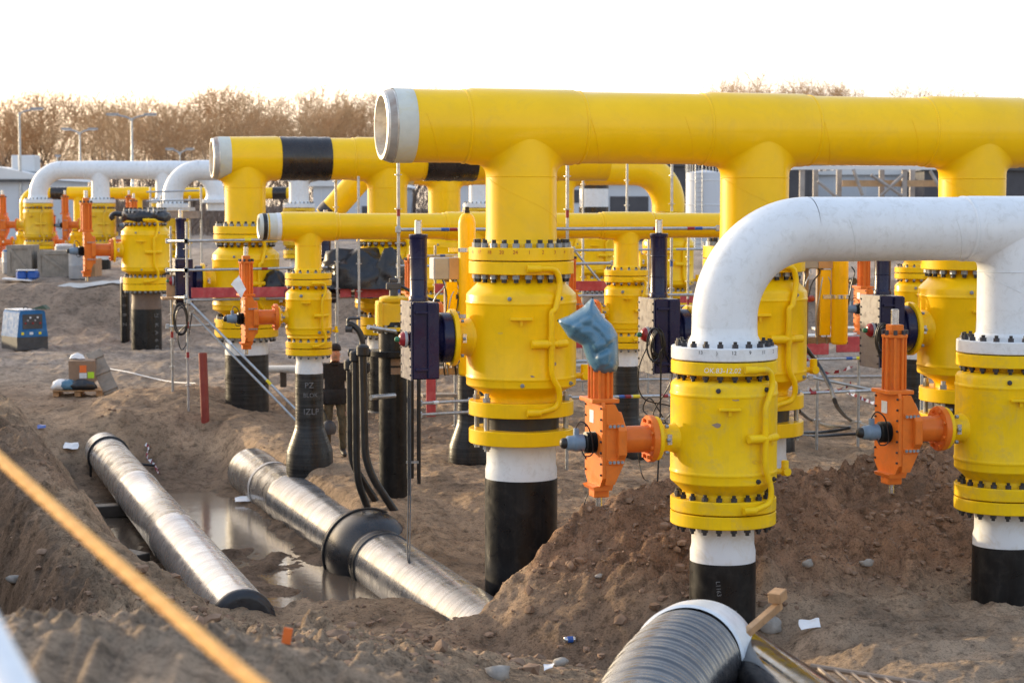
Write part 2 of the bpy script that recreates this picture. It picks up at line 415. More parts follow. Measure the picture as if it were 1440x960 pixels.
    if inview.any():
        cm = np.clip(.95 * mound + .5 * near + .6 * bank + .30 * far * np.clip(fbm(x, y, 1.4, 3, 131) * 2 + .35, 0, 1), 0, 1.1) * (fbm(x, y, .8, 3, 133) * 1.3 + .75).clip(.1, 1.3)
        e = np.zeros(x.shape); xv, yv = x[inview], y[inview]
        wx, wy = xv + fbm(xv, yv, .12, 2, 135) * .03, yv + fbm(xv, yv, .12, 2, 136) * .03
        e[inview] = clods(wx, wy, .34, 201) * .75 + clods(wx, wy, .17, 211) * .9 + clods(wx, wy, .09, 221, .7)
        z = z + cm * e * 1.15
    # wheel ruts on the flat in front on the right
    rut = sst(14.5, 15.6, y) * (1 - sst(19.0, 20.2, y)) * sst(1.2, 3, x) * (1 - mound)
    z = z + rut * (.035 * np.sin((y * 1.0 - x * .26) * 7.5 + fbm(x, y, 1.2, 2, 81) * 2.0))
    return z
def gz(x, y): return float(G(np.array([x]), np.array([y]))[0])
def tints(x, y, z):
    s = x * C19 + y * S19; t = -x * S19 + y * C19
    m = np.clip(crest_field(x, y, 2.9, 1.7), 0, 2); mound = sst(.03, .35, m)
    n = fbm(x, y, 1.3, 4, 91); n2 = fbm(x, y, .35, 3, 95)
    base = np.stack([.285 + 0 * x, .200 + 0 * x, .130 + 0 * x], -1)
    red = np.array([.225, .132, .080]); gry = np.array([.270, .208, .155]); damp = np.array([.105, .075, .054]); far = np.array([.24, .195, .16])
    def bl(c, w): nonlocal base; base = base * (1 - w[..., None]) + c * w[..., None]
    bl(far, sst(36, 50, y))
    bl(gry, .8 * sst(16, 11.5, y) * sst(1.0, -1.5, x) + .55 * sst(20.5, 18, y) * sst(1.5, 3.5, x) * (1 - mound))
    bl(np.array([.185, .135, .098]), .85 * sst(51, 55, y + 2 * n) * sst(61, 58, y))
    bl(np.array([.20, .135, .09]), .7 * np.clip(fbm(x, y, 5, 3, 121) * 2.2, 0, 1) * sst(20, 24, y) * sst(50, 40, y))
    bl(red, np.clip(mound * .95, 0, 1))
    bl(np.array([.17, .115, .08]), .75 * np.exp(-((x - .3) / 2.6) ** 2 - ((y - 18.3) / 1.6) ** 2))
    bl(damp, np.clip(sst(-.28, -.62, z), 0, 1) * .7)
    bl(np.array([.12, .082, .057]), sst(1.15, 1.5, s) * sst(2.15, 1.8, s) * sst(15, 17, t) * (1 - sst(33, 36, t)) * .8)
    base *= (1 + .34 * n + .34 * n2)[..., None]
    return np.clip(base * 1.92, .01, 1)
def build_ground():
    cy = -8.0
    ang = np.concatenate([np.linspace(-88, -21, 60, endpoint=False), np.linspace(-21, 21, 760, endpoint=False), np.linspace(21, 88, 61)])
    # rows: dense where the picture looks
    rad = [1.0]
    while rad[-1] < 4500:
        r = rad[-1]; y = r + cy
        st = .6 if y < 7.5 else .034 if y < 13 else .042 if y < 25 else .07 if y < 40 else .14 if y < 62 else r * .03
        rad.append(r + st)
    rad = np.array(rad); A = np.radians(ang)
    AA, RR = np.meshgrid(A, rad)
    x = np.sin(AA) * RR; y = cy + np.cos(AA) * RR; z = G(x, y)
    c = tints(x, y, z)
    nr, nc = x.shape
    me = bpy.data.meshes.new('ground'); me.vertices.add(nr * nc)
    me.vertices.foreach_set('co', np.stack([x, y, z], -1).ravel().astype(np.float32))
    i = np.arange(nr * nc).reshape(nr, nc)
    q = np.stack([i[:-1, :-1], i[:-1, 1:], i[1:, 1:], i[1:, :-1]], -1).reshape(-1, 4)
    nf = len(q); me.loops.add(nf * 4); me.polygons.add(nf)
    me.loops.foreach_set('vertex_index', q.ravel().astype(np.int32))
    me.polygons.foreach_set('loop_start', (np.arange(nf) * 4).astype(np.int32))
    me.polygons.foreach_set('use_smooth', np.ones(nf, bool))
    me.update(calc_edges=True); me.validate()
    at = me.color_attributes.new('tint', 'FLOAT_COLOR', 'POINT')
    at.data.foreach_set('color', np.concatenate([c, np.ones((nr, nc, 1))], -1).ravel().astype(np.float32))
    if me.polygons[len(me.polygons) // 2].normal.z < 0: me.flip_normals()
    m = bpy.data.materials.new('sandy_soil'); m.use_nodes = True; nt = m.node_tree; b = nt.nodes['Principled BSDF']
    tc = nd(nt, 'ShaderNodeTexCoord'); co = tc.outputs['Object']
    vc = nd(nt, 'ShaderNodeVertexColor'); vc.layer_name = 'tint'
    n1 = noise_(nt, co, 7, 9, .78); n2 = noise_(nt, co, 42, 6, .8); n3 = noise_(nt, co, 1.7, 5, .6)
    c1 = mix(nt, ramp(nt, n1, .36, .66, .40, 1.55), (0, 0, 0), (1, 1, 1))
    c2 = mix(nt, ramp(nt, n2, .38, .62, .5, 1.5), (0, 0, 0), (1, 1, 1))
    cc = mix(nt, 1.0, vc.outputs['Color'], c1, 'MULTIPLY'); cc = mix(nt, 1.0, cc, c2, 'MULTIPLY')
    cc = mix(nt, ramp(nt, n3, .52, .72, 0, .35), cc, (.30, .235, .18))
    nt.links.new(cc, b.inputs['Base Color'])
    b.inputs['Roughness'].default_value = .95; b.inputs['Specular IOR Level'].default_value = .12
    bp = nd(nt, 'ShaderNodeBump'); bp.inputs['Strength'].default_value = 1.0; bp.inputs['Distance'].default_value = .05
    h = nd(nt, 'ShaderNodeMath', operation='ADD'); nt.links.new(noise_(nt, co, 14, 8, .72), h.inputs[0]); nt.links.new(n2, h.inputs[1])
    nt.links.new(h.outputs[0], bp.inputs['Height']); nt.links.new(bp.outputs[0], b.inputs['Normal'])
    me.materials.append(m)
    o = bpy.data.objects.new('ground', me); COL.objects.link(o); o['kind'] = 'structure'
    return o
build_ground()
# loose clods: nobody could count them
def lump(seed, sub=1):
    import bmesh
    bm = bmesh.new(); bmesh.ops.create_icosphere(bm, subdivisions=sub, radius=1)
    vs = np.array([v.co[:] for v in bm.verts]); fs = np.array([[v.index for v in f.verts] for f in bm.faces]); bm.free()
    r = np.random.default_rng(seed)
    vs = vs * (1 + r.normal(0, .17, (len(vs), 1))) * np.array([1, r.uniform(.7, 1), r.uniform(.5, .8)])
    return vs, fs
def build_clods():
    kinds = [lump(k) for k in range(8)]; V_, F_ = [], []; off = 0
    def scatter(n, xr, yr, smin, smax, test):
        nonlocal off
        xs = RNG.uniform(*xr, n); ys = RNG.uniform(*yr, n); zs = G(xs, ys); keep = test(xs, ys, zs)
        for x, y, z in zip(xs[keep], ys[keep], zs[keep]):
            vs, fs = kinds[RNG.integers(8)]; sc = smin * (smax / smin) ** (RNG.random() ** 4.5)
            a = RNG.uniform(0, 6.28); c, q = math.cos(a), math.sin(a)
            w = vs * sc; w = np.stack([w[:, 0] * c - w[:, 1] * q, w[:, 0] * q + w[:, 1] * c, w[:, 2]], -1) + [x, y, z + sc * .18]
            V_.append(w); F_.append(fs + off); off += len(w)
    mnd = lambda x, y: np.clip(crest_field(x, y, 3.1, 1.7), 0, 2)
    scatter(8000, (-1, 6.5), (17.5, 23), .007, .055, lambda x, y, z: mnd(x, y) > RNG.uniform(0, .25, len(x)))
    scatter(420, (-4.8, -1.2), (10.6, 16.0), .02, .14, lambda x, y, z: fbm(x, y, .7, 2, 8) > RNG.uniform(-.3, .6, len(x)))
    scatter(5500, (-4.8, 2), (10.2, 20.6), .010, .085, lambda x, y, z: (fbm(x, y, .8, 2, 3) + .15 > RNG.uniform(-.6, .8, len(x))))
    scatter(1500, (-9, 8), (20, 40), .012, .06, lambda x, y, z: (fbm(x, y, 1.5, 2, 4) > RNG.uniform(-.1, .6, len(x))) & (z > -.5))
    v = np.concatenate(V_); f = np.concatenate(F_)
    me = bpy.data.meshes.new('dirt_clods'); me.from_pydata(v.tolist(), [], f.tolist()); me.materials.append(CLODM)
    me.polygons.foreach_set('use_smooth', [True] * len(me.polygons)); me.set_sharp_from_angle(angle=R_(40)); me.update()
    o = bpy.data.objects.new('dirt_clods', me); COL.objects.link(o)
    tag(o, 'loose brown soil clods scattered over the dug earth', 'soil', kind='stuff')
build_clods()
# water in the trench
def build_water():
    m = bpy.data.materials.new('puddle_water'); m.use_nodes = True; nt = m.node_tree; b = nt.nodes['Principled BSDF']
    b.inputs['Base Color'].default_value = (.13, .098, .072, 1); b.inputs['Roughness'].default_value = .13
    tc = nd(nt, 'ShaderNodeTexCoord'); bp = nd(nt, 'ShaderNodeBump'); bp.inputs['Strength'].default_value = .12; bp.inputs['Distance'].default_value = .02
    nt.links.new(noise_(nt, tc.outputs['Object'], 5, 3), bp.inputs['Height']); nt.links.new(bp.outputs[0], b.inputs['Normal'])
    pts = []
    for s, t in ((3.1, 20.4), (6.9, 20.4), (6.9, 31.5), (3.1, 31.5)):
        pts.append((s * C19 - t * S19, s * S19 + t * C19, -.692))
    me = bpy.data.meshes.new('water'); me.from_pydata(pts, [], [(0, 1, 2, 3)]); me.materials.append(m)
    o = bpy.data.objects.new('water', me); COL.objects.link(o); o['kind'] = 'structure'
build_water()
# ------------------------------------------------------------------ pipework
def nut_stud(zlo, zhi, nutr=.028, nuth=.034, rod=.017, over=.022):
    """a stud standing on its joint: lower nut, upper nut, threaded ends"""
    mb = MB()
    q = [(rod, zlo - nuth - over, 1), (rod, zlo - nuth, 1), (nutr, zlo - nuth, 0), (nutr, zlo, 0), (rod, zlo, 1), (rod, zhi, 1), (nutr, zhi, 0), (nutr, zhi + nuth, 0), (rod, zhi + nuth, 1), (rod, zhi + nuth + over, 1)]
    for i in range(9): mb.mat(0 if q[i][2] + q[i + 1][2] == 0 else 0 if q[i][1] == q[i + 1][1] else 1).lathe([q[i][:2], q[i + 1][:2]], 6, None, i == 0, i == 8)
    import bmesh
    bm = bmesh.new(); vv = [bm.verts.new(v) for v in mb.v]
    for f, m in zip(mb.f, mb.m): bm.faces.new([vv[k] for k in f]).material_index = m
    bmesh.ops.remove_doubles(bm, verts=bm.verts, dist=1e-5); bm.verts.index_update()
    mb = MB(); mb.v = [v.co[:] for v in bm.verts]; mb.f = [tuple(v.index for v in f.verts) for f in bm.faces]; mb.m = [f.material_index for f in bm.faces]; bm.free()
    return mb
def ring_bolts(parent, zlo, zhi, rad, n, mats, each=True, nutr=.028, nuth=.034, rod=.017, over=.022, ph=.5, gap=None):
    if each:
        me = None
        for i in range(n):
            a = 2 * PI * (i + ph) / n
            if me is None:
                mb = nut_stud(zlo, zhi, nutr, nuth, rod, over)
                if gap: mb.mat(1).lathe([(rod, zlo), (rod, zhi)], 8)
                me = mb.mesh('stud_bolt', mats)
            part('stud_bolt', me, None, parent, (rad * math.cos(a), rad * math.sin(a), 0), (0, 0, a))
    else:
        mb = MB()
        for i in range(n):
            a = 2 * PI * (i + ph) / n; M = Matrix.Translation((rad * math.cos(a), rad * math.sin(a), 0))
            for z0, z1 in ((zhi, zhi + nuth), (zlo - nuth, zlo)): mb.mat(0).lathe([(nutr, z0), (nutr, z1)], 6, M, True, True)
            mb.mat(1).lathe([(rod, zhi + nuth), (rod, zhi + nuth + over)], 6, M, False, True)
            mb.lathe([(rod, zlo - nuth - over), (rod, zlo - nuth)], 6, M, True, False)
        part('bolt_ring', mb, mats, parent)
def flange(name, parent, z0, z1, r, rin, m, seg=72, b=.008):
    return part(name, MB().lathe(bev([(rin, z0), (r, z0), (r, z1), (rin, z1)], b), seg), m, parent)

BIG = dict(r=.415, fr=.603, br=.632, zj=3.40, ft=.145, zbt=3.03, zbb=1.97, nb=.425, nt=.43, lf=1.80, lt=.165, lgap=.155, nb_=24)
MID = dict(r=.322, fr=.512, br=.515, zj=2.545, ft=.125, zbt=2.325, zbb=1.365, nb=.40, nt=.36, lf=1.215, lt=.125, lgap=.012, nb_=20)
SML = dict(r=.2, fr=.35, br=.345, zj=2.925, ft=.09, zbt=2.73, zbb=2.09, nb=.30, nt=.25, lf=1.985, lt=.095, lgap=.012, nb_=16)
def make_valve(kw, label, mt, each=True, group=None, drain=True, seg=72, nuts=(None, None), gap=None, dirty=False):
    k = dict(kw); gap = k['lgap'] if gap is None else gap
    nm = nuts if nuts[0] else (NUT, STUD)
    t = thing('ball_valve', label, 'valve', group=group)
    r, fr, br, zj, ft = k['r'], k['fr'], k['br'], k['zj'], k['ft']
    zf = zj - .006; zf0 = zf - ft; lf0 = k['lf'] - k['lt']
    g = .012
    prof = bev([(k['nt'], zf0 + .001), (k['nt'] + .01, zf0 - .04), (br - .03, k['zbt'] + .02), (br, k['zbt'] - .015), (br, k['zbt'] - .085), (br + .008, k['zbt'] - .095), (br + .008, k['zbt'] - .115), (br, k['zbt'] - .125),
                (br, k['zbb'] + .125), (br + .008, k['zbb'] + .115), (br + .008, k['zbb'] + .095), (br, k['zbb'] + .085), (br, k['zbb'] + .01), (br - .02, k['zbb'] - .004), (k['nb'] + .03, k['zbb'] - .08 * br / .63), (k['nb'] - .005, k['zbb'] - .12 * br / .63), (k['nb'], k['lf'] - .001)], .007)
    part('body', MB().lathe(prof, seg), mt, t, sharp=25)
    f1 = flange('flange', t, zf0, zf, fr, .1, mt, seg)
    f2 = flange('flange', t, lf0, k['lf'], fr, .1, mt, seg)
    part('gasket', MB().lathe([(fr * .86, zf - .002), (fr * .86, zf + .02)], seg), STUD, t)
    sc = br / .632; nb = k['nb_']; bw = dict(nutr=.043 * sc, nuth=.050 * sc, rod=.029 * sc, over=.040 * sc)
    if nb > 18 and br < .6: bw = dict(nutr=.032, nuth=.036, rod=.019, over=.026)
    ring_bolts(f1, zf0, zf + .012 + ft, fr * .87, nb, nm, each, **bw)
    low = lf0 - gap - k['lt']
    if gap < .05:
        ring_bolts(f2, low, k['lf'], fr * .87, nb, nm, each, **bw)
    else:
        part('gasket', MB().lathe([(r + .02, lf0 + .004), (r + .02, low + k['lt'] - .004)], seg), RUST if False else STUD, t)
        me = None
        for a in (-155, -25, 155, 25):
            a = R_(a)
            if me is None:
                mb = MB(); mb.mat(0)
                for z0, z1 in ((k['lf'] + .002, k['lf'] + .052), (low - .05, low - .002)): mb.lathe([(.045, z0), (.045, z1)], 6, None, True, True)
                mb.mat(1).lathe([(.03, low - .075), (.03, k['lf'] + .1)], 10, None, True, True)
                me = mb.mesh('stud_bolt', [NUT, STL])
            part('stud_bolt', me, None, f2, (fr * .86 * math.cos(a), fr * .86 * math.sin(a), 0))
    # bleed pipe up the front
    if drain:
        o = br + .055; A = -PI / 2
        sh = -.10 if br > .6 else 0.0
        def cp(da, z, rr=o): a = A + (da + sh) / rr; return Vector((rr * math.cos(a), rr * math.sin(a), z))
        zt, zb = zf - ft * .5, k['lf'] - k['lt'] * .55; zm = (k['zbt'] + k['zbb']) / 2 - .02
        ofs = .33 * sc; rf = fr + .05
        pts = [cp(.12 * sc, zt, rf), cp(.34 * sc, zt, rf), cp(.40 * sc, zt - .18 * sc, rf), cp(ofs - .02, k['zbt'] - .17 * sc), cp(.26 * sc, zm + .36 * sc), cp(.26 * sc, zm - .36 * sc),
               cp(.38 * sc, k['zbb'] - .02), cp(.37 * sc, zb + .05, rf), cp(.10 * sc, zb, rf)]
        part('bleed_pipe', MB().tube(fillet_path(pts, .11 * sc, 5), .030 * sc + .004, 12), mt, t)
        for z in (zt, zb): part('pipe_union', MB().cyl(cp(-.02, z, rf), cp(.14 * sc, z, rf), .046 * sc, 14, b_=.006), mt, t)
        v = MB()
        v.cyl(cp(.02 * sc, zm), cp(.21 * sc, zm), .052 * sc, 14, b_=.006); v.cyl(cp(.19 * sc, zm, o + .005), cp(.33 * sc, zm, o + .005), .04 * sc, 14); v.cyl(cp(.32 * sc, zm), cp(.48 * sc, zm, o), .046 * sc, 14, b_=.006)
        v.cyl(cp(.26 * sc, zm - .06 * sc), cp(.26 * sc, zm + .08 * sc), .042 * sc, 12)
        part('bleed_valve', v, mt, t)
    for a, z in ((-118, k['zbt'] - .045), (-62, k['zbt'] - .045), (-105 if br > .6 else -73, k['zbb'] + .045), (-45, k['zbb'] + .045)):
        a = R_(a); d = Vector((math.cos(a), math.sin(a), 0)); p0 = d * (br - .01) + Vector((0, 0, z))
        part('plug', MB().cyl(p0, p0 + d * .03, .024, 10, b_=.004).cyl(p0 + d * .03, p0 + d * .045, .014, 6), NUT if not dirty else NUTD, t)
    zc = (k['zbt'] + k['zbb']) / 2
    a = R_(-106); d = Vector((math.cos(a), math.sin(a), 0)); M = Matrix.Translation(d * (br + .02) + Vector((0, 0, k['zbt'] - .27 * sc))) @ Matrix.Rotation(a + PI / 2, 4, 'Z')
    part('lifting_lug', MB().box((0, 0, 0), (.25 * sc, .09, .03 * sc), M, .006).box((.0, .01, -.04 * sc), (.03, .05, .07 * sc), M), mt, t)
    # stem neck at the left
    ns = .20 * sc if br > .6 else .13 if br > .5 else .10
    Mx = Matrix.Translation((0, 0, zc + (.03 if br > .6 else -.05))) @ Matrix.Rotation(-PI / 2, 4, 'Y')
    L1 = br + (.16 if br > .6 else .165 if br > .5 else .10)
    nk = part('stem_neck', MB().lathe(bev([(ns, br - .25), (ns * 1.18, br - .012), (ns * 1.06, br + .02), (ns, br + .05), (ns, L1), (ns * 1.62, L1), (ns * 1.62, L1 + .055 * sc), (0.01, L1 + .055 * sc)], .006), 40, Mx), mt, t)
    if each:
        for a in range(0, 360, 45):
            p = Mx @ Vector((ns * 1.38 * math.cos(R_(a)), ns * 1.38 * math.sin(R_(a)), L1 - .03))
            part('nut', MB().cyl(p, p + Vector((.03, 0, 0)), .02, 6), NUT, nk)
        p = Mx @ Vector((0, 0, br + .09)); q = Vector((p.x, -ns - .004, p.z))
        part('name_plate', MB().box(q, (.045, .006, .10), None), BRT, nk)
    # grease fitting low at the right
    p = Vector((br * .98, -.12, k['zbb'] + .10 * sc))
    part('drain_fitting', MB().cyl(p, p + Vector((.13 * sc, -.02, 0)), .035 * sc, 10).cyl(p + Vector((.10 * sc, -.02, -.05 * sc)), p + Vector((.10 * sc, -.02, .13 * sc)), .045 * sc, 12, b_=.006).cyl(p + Vector((.1 * sc, -.09, 0)), p + Vector((.1 * sc, .03, 0)), .05 * sc, 12, b_=.006), mt, t)
    t['zlow'] = low; t['zc'] = zc + (.03 if br > .6 else -.05); t['xs'] = -(L1 + .055 * sc)
    return t
def make_post(label, r, ztop, fr, ft, zwhite, zfloor, flm=YEL, wm=WHT, bm=BLK, group=None, flare=None, foot=False, seg=64, cat='pipe'):
    t = thing('pipe_post', label, cat, group=group)
    if ft: flange('flange', t, ztop - ft, ztop, fr, r * .8, flm, seg)
    part('pale_coat', MB().lathe([(r + .004, ztop - ft + .002), (r - .004, ztop - ft - .06), (r - .004, zwhite + .16), (r + .01, zwhite + .10), (r + .01, zwhite - .02)], seg), wm, t)
    prof = [(r + .012, zwhite), (r + .014, zwhite - .02)]
    if flare: prof += [(r + .014, flare[0]), (r + .03, flare[0] - .1), (flare[1] - .01, flare[2] + .28), (flare[1], flare[2]), (flare[1], zfloor)]
    else: prof += [(r + .014, zfloor)]
    # extra rings so that a slight waviness shows
    part('black_coat', MB().lathe(prof, seg), bm, t)
    if foot:
        part('base_ring', MB().lathe(bev([(r + .01, foot + .11), (r + .045, foot + .07), (r + .05, foot - .1)], .01), seg), DGR, t)
    return t
def header(name, label, R, zc, cols, x0, x1, r, zf, ft, fr, mt, group=None, each=True, nb=20, end='cut', wraps=(), flm=None, bolts=None, tee=.46, elbow0=None, elbow1=None, thick=.022, seams=True):
    """a run of pipe along local x with branches down to flanges; base at (0,0,0)"""
    t = thing(name, label, 'pipe', group=group)
    prof = []; xs = x0
    ev = []
    for c in cols:
        ev += [(c - tee * 1.45, 0), (c - tee * 1.3, thick), (c + tee * 1.3, thick), (c + tee * 1.45, 0)]
    ev = [e for e in ev if x0 < e[0] < x1]
    pr = [(x0, 0)] + ev + [(x1, 0)]
    if pr[1][1] and len(pr) > 2 and pr[1][0] > x0: pr[0] = (x0, pr[1][1] if pr[1][0] - x0 < .01 else 0)
    Mx = Matrix.Translation((0, 0, zc)) @ Matrix.Rotation(PI / 2, 4, 'Y')
    e0 = x0; path0 = path1 = None
    lp = [(R + d, x) for x, d in pr]
    mb = MB().lathe(lp, 96, Mx, cap1=(end != 'open' and elbow1 is None))
    if elbow0:
        er, zdown = elbow0; c = Vector((x0, 0, zc - er))
        pth = [Vector((x0, 0, zc))] + arc(c, er, PI / 2, PI, 24, (1, 0, 0), (0, 0, 1))[1:] + [Vector((x0 - er, 0, zdown))]
        mb.tube(pth, R + .001, 64, False)
    if elbow1:
        er, zdown = elbow1; c = Vector((x1, 0, zc - er))
        pth = [Vector((x1, 0, zc))] + arc(c, er, PI / 2, 0, 24, (1, 0, 0), (0, 0, 1))[1:] + [Vector((x1 + er, 0, zdown))]
        mb.tube(pth, R + .001, 64, False)
    hp = part('header_pipe', mb, mt, t, sharp=24)
    if seams:
        for c in cols:
            for dx in (-tee * 1.48, tee * 1.48):
                if x0 + .2 < c + dx < x1 - .1: part('weld_seam', MB().lathe([(R + .001, c + dx - .022), (R + .012, c + dx - .008), (R + .012, c + dx + .008), (R + .001, c + dx + .022)], 64, Mx), mt, hp)
    if seams and each and R > .3:
        gaps = [x0 + .3] + [e for e_ in cols for e in (e_ - tee * 1.5, e_ + tee * 1.5)] + [x1]
        for ga, gb in zip(gaps[0::2], gaps[1::2]):
            if gb - ga < .5: continue
            for st in np.arange(ga, gb - .2, 1.15):
                pts = [Vector((min(st + R * 1.2 * k / 24, gb), (R + .001) * math.cos(PI * .9 + k / 24 * PI * 1.2), zc + (R + .001) * math.sin(PI * .9 + k / 24 * PI * 1.2))) for k in range(25)]
                part('weld_seam', MB().tube(pts, .0045, 5), mt, hp)
    def branch(cx, tees=True):
        mb = MB(); seg = 72; rings = []
        f = R * .34
        RR = R + (thick if tees else 0)
        for i in range(seg):
            a = 2 * PI * i / seg; col = []
            ca, sa = math.cos(a), math.sin(a)
            y = min(r, RR * .999) * sa; zi = zc - math.sqrt(max(0, RR * RR - y * y))
            if tees:
                p1 = Vector((cx + r * ca, y, zi)); p0 = Vector((cx + (r + f * abs(ca) ** 1.0) * ca, y * (1 - .0), zi + .004)); p0.x = cx + (r + f) * ca
                yy = y; p0.y = yy; p0.z = zc - math.sqrt(max(0, RR * RR - yy * yy)) + .004
                p2 = Vector((cx + r * ca, y * r / max(r, 1e-6), min(zi, zc) - f * 1.05)); p2.y = r * sa
                for k in range(9):
                    q = k / 8; col.append(p0 * (1 - q) ** 2 + p1 * 2 * q * (1 - q) + p2 * q * q)
            zs = [zc - RR - f * .75, zf + ft + .20, zf + ft + .07, zf + ft + .04, zf + ft - .002]
            rs = [r, r, r + .006, r + .03, r + .034]
            for z_, r_ in zip(zs, rs): col.append(Vector((cx + r_ * ca, r_ * sa, z_)))
            rings.append(col)
        n = len(rings[0]); vs = [p for c in rings for p in c]
        fs = [(i * n + k, ((i + 1) % seg) * n + k, ((i + 1) % seg) * n + k + 1, i * n + k + 1) for i in range(seg) for k in range(n - 1)]
        mb.add(vs, fs)
        b = part('branch', mb, mt, t, sharp=28)
        if tees and seams and each:
            part('weld_seam', MB().lathe([(r + .001, zc - RR - f * .95), (r + .007, zc - RR - f * .98), (r + .001, zc - RR - f * 1.01)], 64, Matrix.Translation((cx, 0, 0))), mt, b)
        if tees and each and r > .3:
            zt_, zb_ = zc - RR - f * 1.1, zf + ft + .25
            pts = [Vector((cx + (r + .001) * math.cos(PI * 1.05 + k / 16 * PI * .9), (r + .001) * math.sin(PI * 1.05 + k / 16 * PI * .9), zt_ + (zb_ - zt_) * k / 16)) for k in range(17)]
            part('weld_seam', MB().tube(pts, .0035, 5), mt, b)
        return b
    ends = list(cols) + ([x0 - elbow0[0]] if elbow0 else []) + ([x1 + elbow1[0]] if elbow1 else [])
    for i, cx in enumerate(ends):
        if i < len(cols): branch(cx)
        else: part('branch', MB().lathe([(R, zf + ft + .2), (R + .004, zf + ft + .1), (max(R, r) + .035, zf + ft + .04), (max(R, r) + .04, zf + ft - .002)], 64, Matrix.Translation((cx, 0, 0))), mt, t)
        fo = flange('branch_flange', t, zf, zf + ft, fr, r * .8, flm or mt, 72); fo.location.x = cx
    if elbow0: end = None
    if end == 'cut':
        w = min(.14, R * .33)
        part('primer_band', MB().lathe([(R + .006, x0 - .01), (R + .007, x0 + .04), (R + .006, x0 + .21 * R / .41)], 72, Mx), PRIM, t)
        part('cut_end', MB().lathe([(R - .002, x0 - .005), (R - .03, x0 - .13 * R / .41), (R - .075, x0 - .135 * R / .41), (R - .08, x0 + .6)], 72, Mx), BARE, t, sharp=25)
        part('bare_band', MB().lathe([(R + .003, x0 - .03 * R / .41), (R - .022, x0 - .10 * R / .41)], 72, Mx), BEVEL, t)
    elif end == 'thin':
        part('primer_band', MB().lathe([(R + .004, x0 + .02), (R + .004, x0 + .16)], 64, Mx), PRIM, t)
        part('white_ring', MB().lathe([(R + .008, x0 + .13), (R + .009, x0 + .19), (R + .004, x0 + .2)], 64, Mx), WHT, t)
        be = part('bare_end', MB().lathe([(R - .002, x0 + .03), (R - .004, x0 - .10), (R - .02, x0 - .13), (R - .06, x0 - .12), (R - .06, x0 + .4)], 64, Mx), PRIM, t); part('tape_band', MB().lathe([(R, x0 - .075), (R + .004, x0 - .07), (R + .004, x0 - .02), (R, x0 - .015)], 48, Mx), RUB, be)
    for a, b in wraps:
        n = 14; pf = [(R + thick * .2 + .012 + .005 * math.sin(i * 2.1), a + (b - a) * i / n) for i in range(n + 1)]
        pf = [(R - .01, a)] + pf + [(R - .01, b)]
        part('black_wrap', MB().lathe(pf, 72, Mx), TARP if False else BLKW, t)
    return t
BLKW = mat('brown_black_wrap', (.020, .016, .016), .28, var=.3, scale=3, dirt=(.06, .055, .055), damt=.4, dscale=7, bump=.08, bscale=14)

# ------------------------------------------------------------------ actuators
def make_navy(label, group):
    """origin at the stem flange face, housing on the left"""
    t = thing('valve_actuator', label, 'actuator', group=group)
    X = Matrix.Rotation(PI / 2, 4, 'Y')
    part('mounting_disc', MB().lathe(bev([(.05, -.20), (.22, -.20), (.245, -.13), (.285, -.12), (.285, -.002), (.05, -.002)], .01), 48, X), NAV, t)
    h = part('gear_housing', MB().box((-.335, .0, -.02), (.31, .50, .86), None, .012).box((-.255, -.268, -.02), (.13, .045, .84), None, .008), NAV, t)
    for z in (.30, -.34): part('rib', MB().box((-.38, -.262, z), (.16, .034, .03), None, .005), NAV, h)
    fp = part('side_plate', MB().box((-.502, .0, -.02), (.018, .52, .88), None, .004), NAVP, t)
    bme = MB().cyl((-.51, 0, 0), (-.522, 0, 0), .013, 6).mesh('bolt', NUTD)
    for y in (-.235, .235):
        for i in range(9): part('bolt', bme, None, fp, (0, y, -.40 + i * .095))
    c = part('cylinder', MB().lathe(bev([(.02, .42), (.11, .42), (.11, .47), (.098, .48), (.098, 1.12), (.106, 1.13), (.106, 1.17), (.02, 1.17)], .006), 32, Matrix.Translation((-.375, -.06, 0))), NAV, t)
    for z in (.66, .9): part('band', MB().lathe([(.0985, z), (.101, z + .004), (.101, z + .012), (.0985, z + .016)], 32, Matrix.Translation((-.375, -.06, 0))), NAV, c)
    part('piston_rod', MB().cyl((-.375, -.06, 1.17), (-.375, -.06, 1.33), .042, 16, b_=.008), BRT, t)
    s = part('limit_switch', MB().lathe(bev([(.01, .11), (.05, .11), (.085, .07), (.085, .015), (.05, 0)], .01), 24, Matrix.Translation((-.51, -.14, .0)) @ Matrix.Rotation(-PI / 2, 4, 'Y')), REDB, t)
    part('switch_cover', MB().lathe(bev([(.086, .025), (.093, .02), (.093, .05), (.086, .055)], .006), 24, Matrix.Translation((-.51, -.14, .0)) @ Matrix.Rotation(-PI / 2, 4, 'Y')), GREY, s)
    part('switch_knob', MB().lathe(bev([(.03, .10), (.03, .14), (.02, .16), (.005, .16)], .006), 16, Matrix.Translation((-.51, -.14, .0)) @ Matrix.Rotation(-PI / 2, 4, 'Y')), GRN, s)
    return t
def coil(parent_thing, label, p, r, seed, tail=None):
    rn = random.Random(seed); pts = []
    for k in range(5):
        rr = r * rn.uniform(.75, 1.1); ox, oz = rn.uniform(-.03, .03), rn.uniform(-.06, .03)
        for i in range(14):
            a = 2 * PI * i / 14
            pts.append(Vector(p) + Vector((rr * math.cos(a) * .55 + ox, -.02 * k - .01 * math.sin(a), rr * 1.25 * math.sin(a) + oz)))
    if tail: pts += [Vector(q) for q in tail]
    o = part('cable_coil', MB().tube(smooth_path(pts, 3), .011, 6), HOSE); return tag(o, label, 'cable')
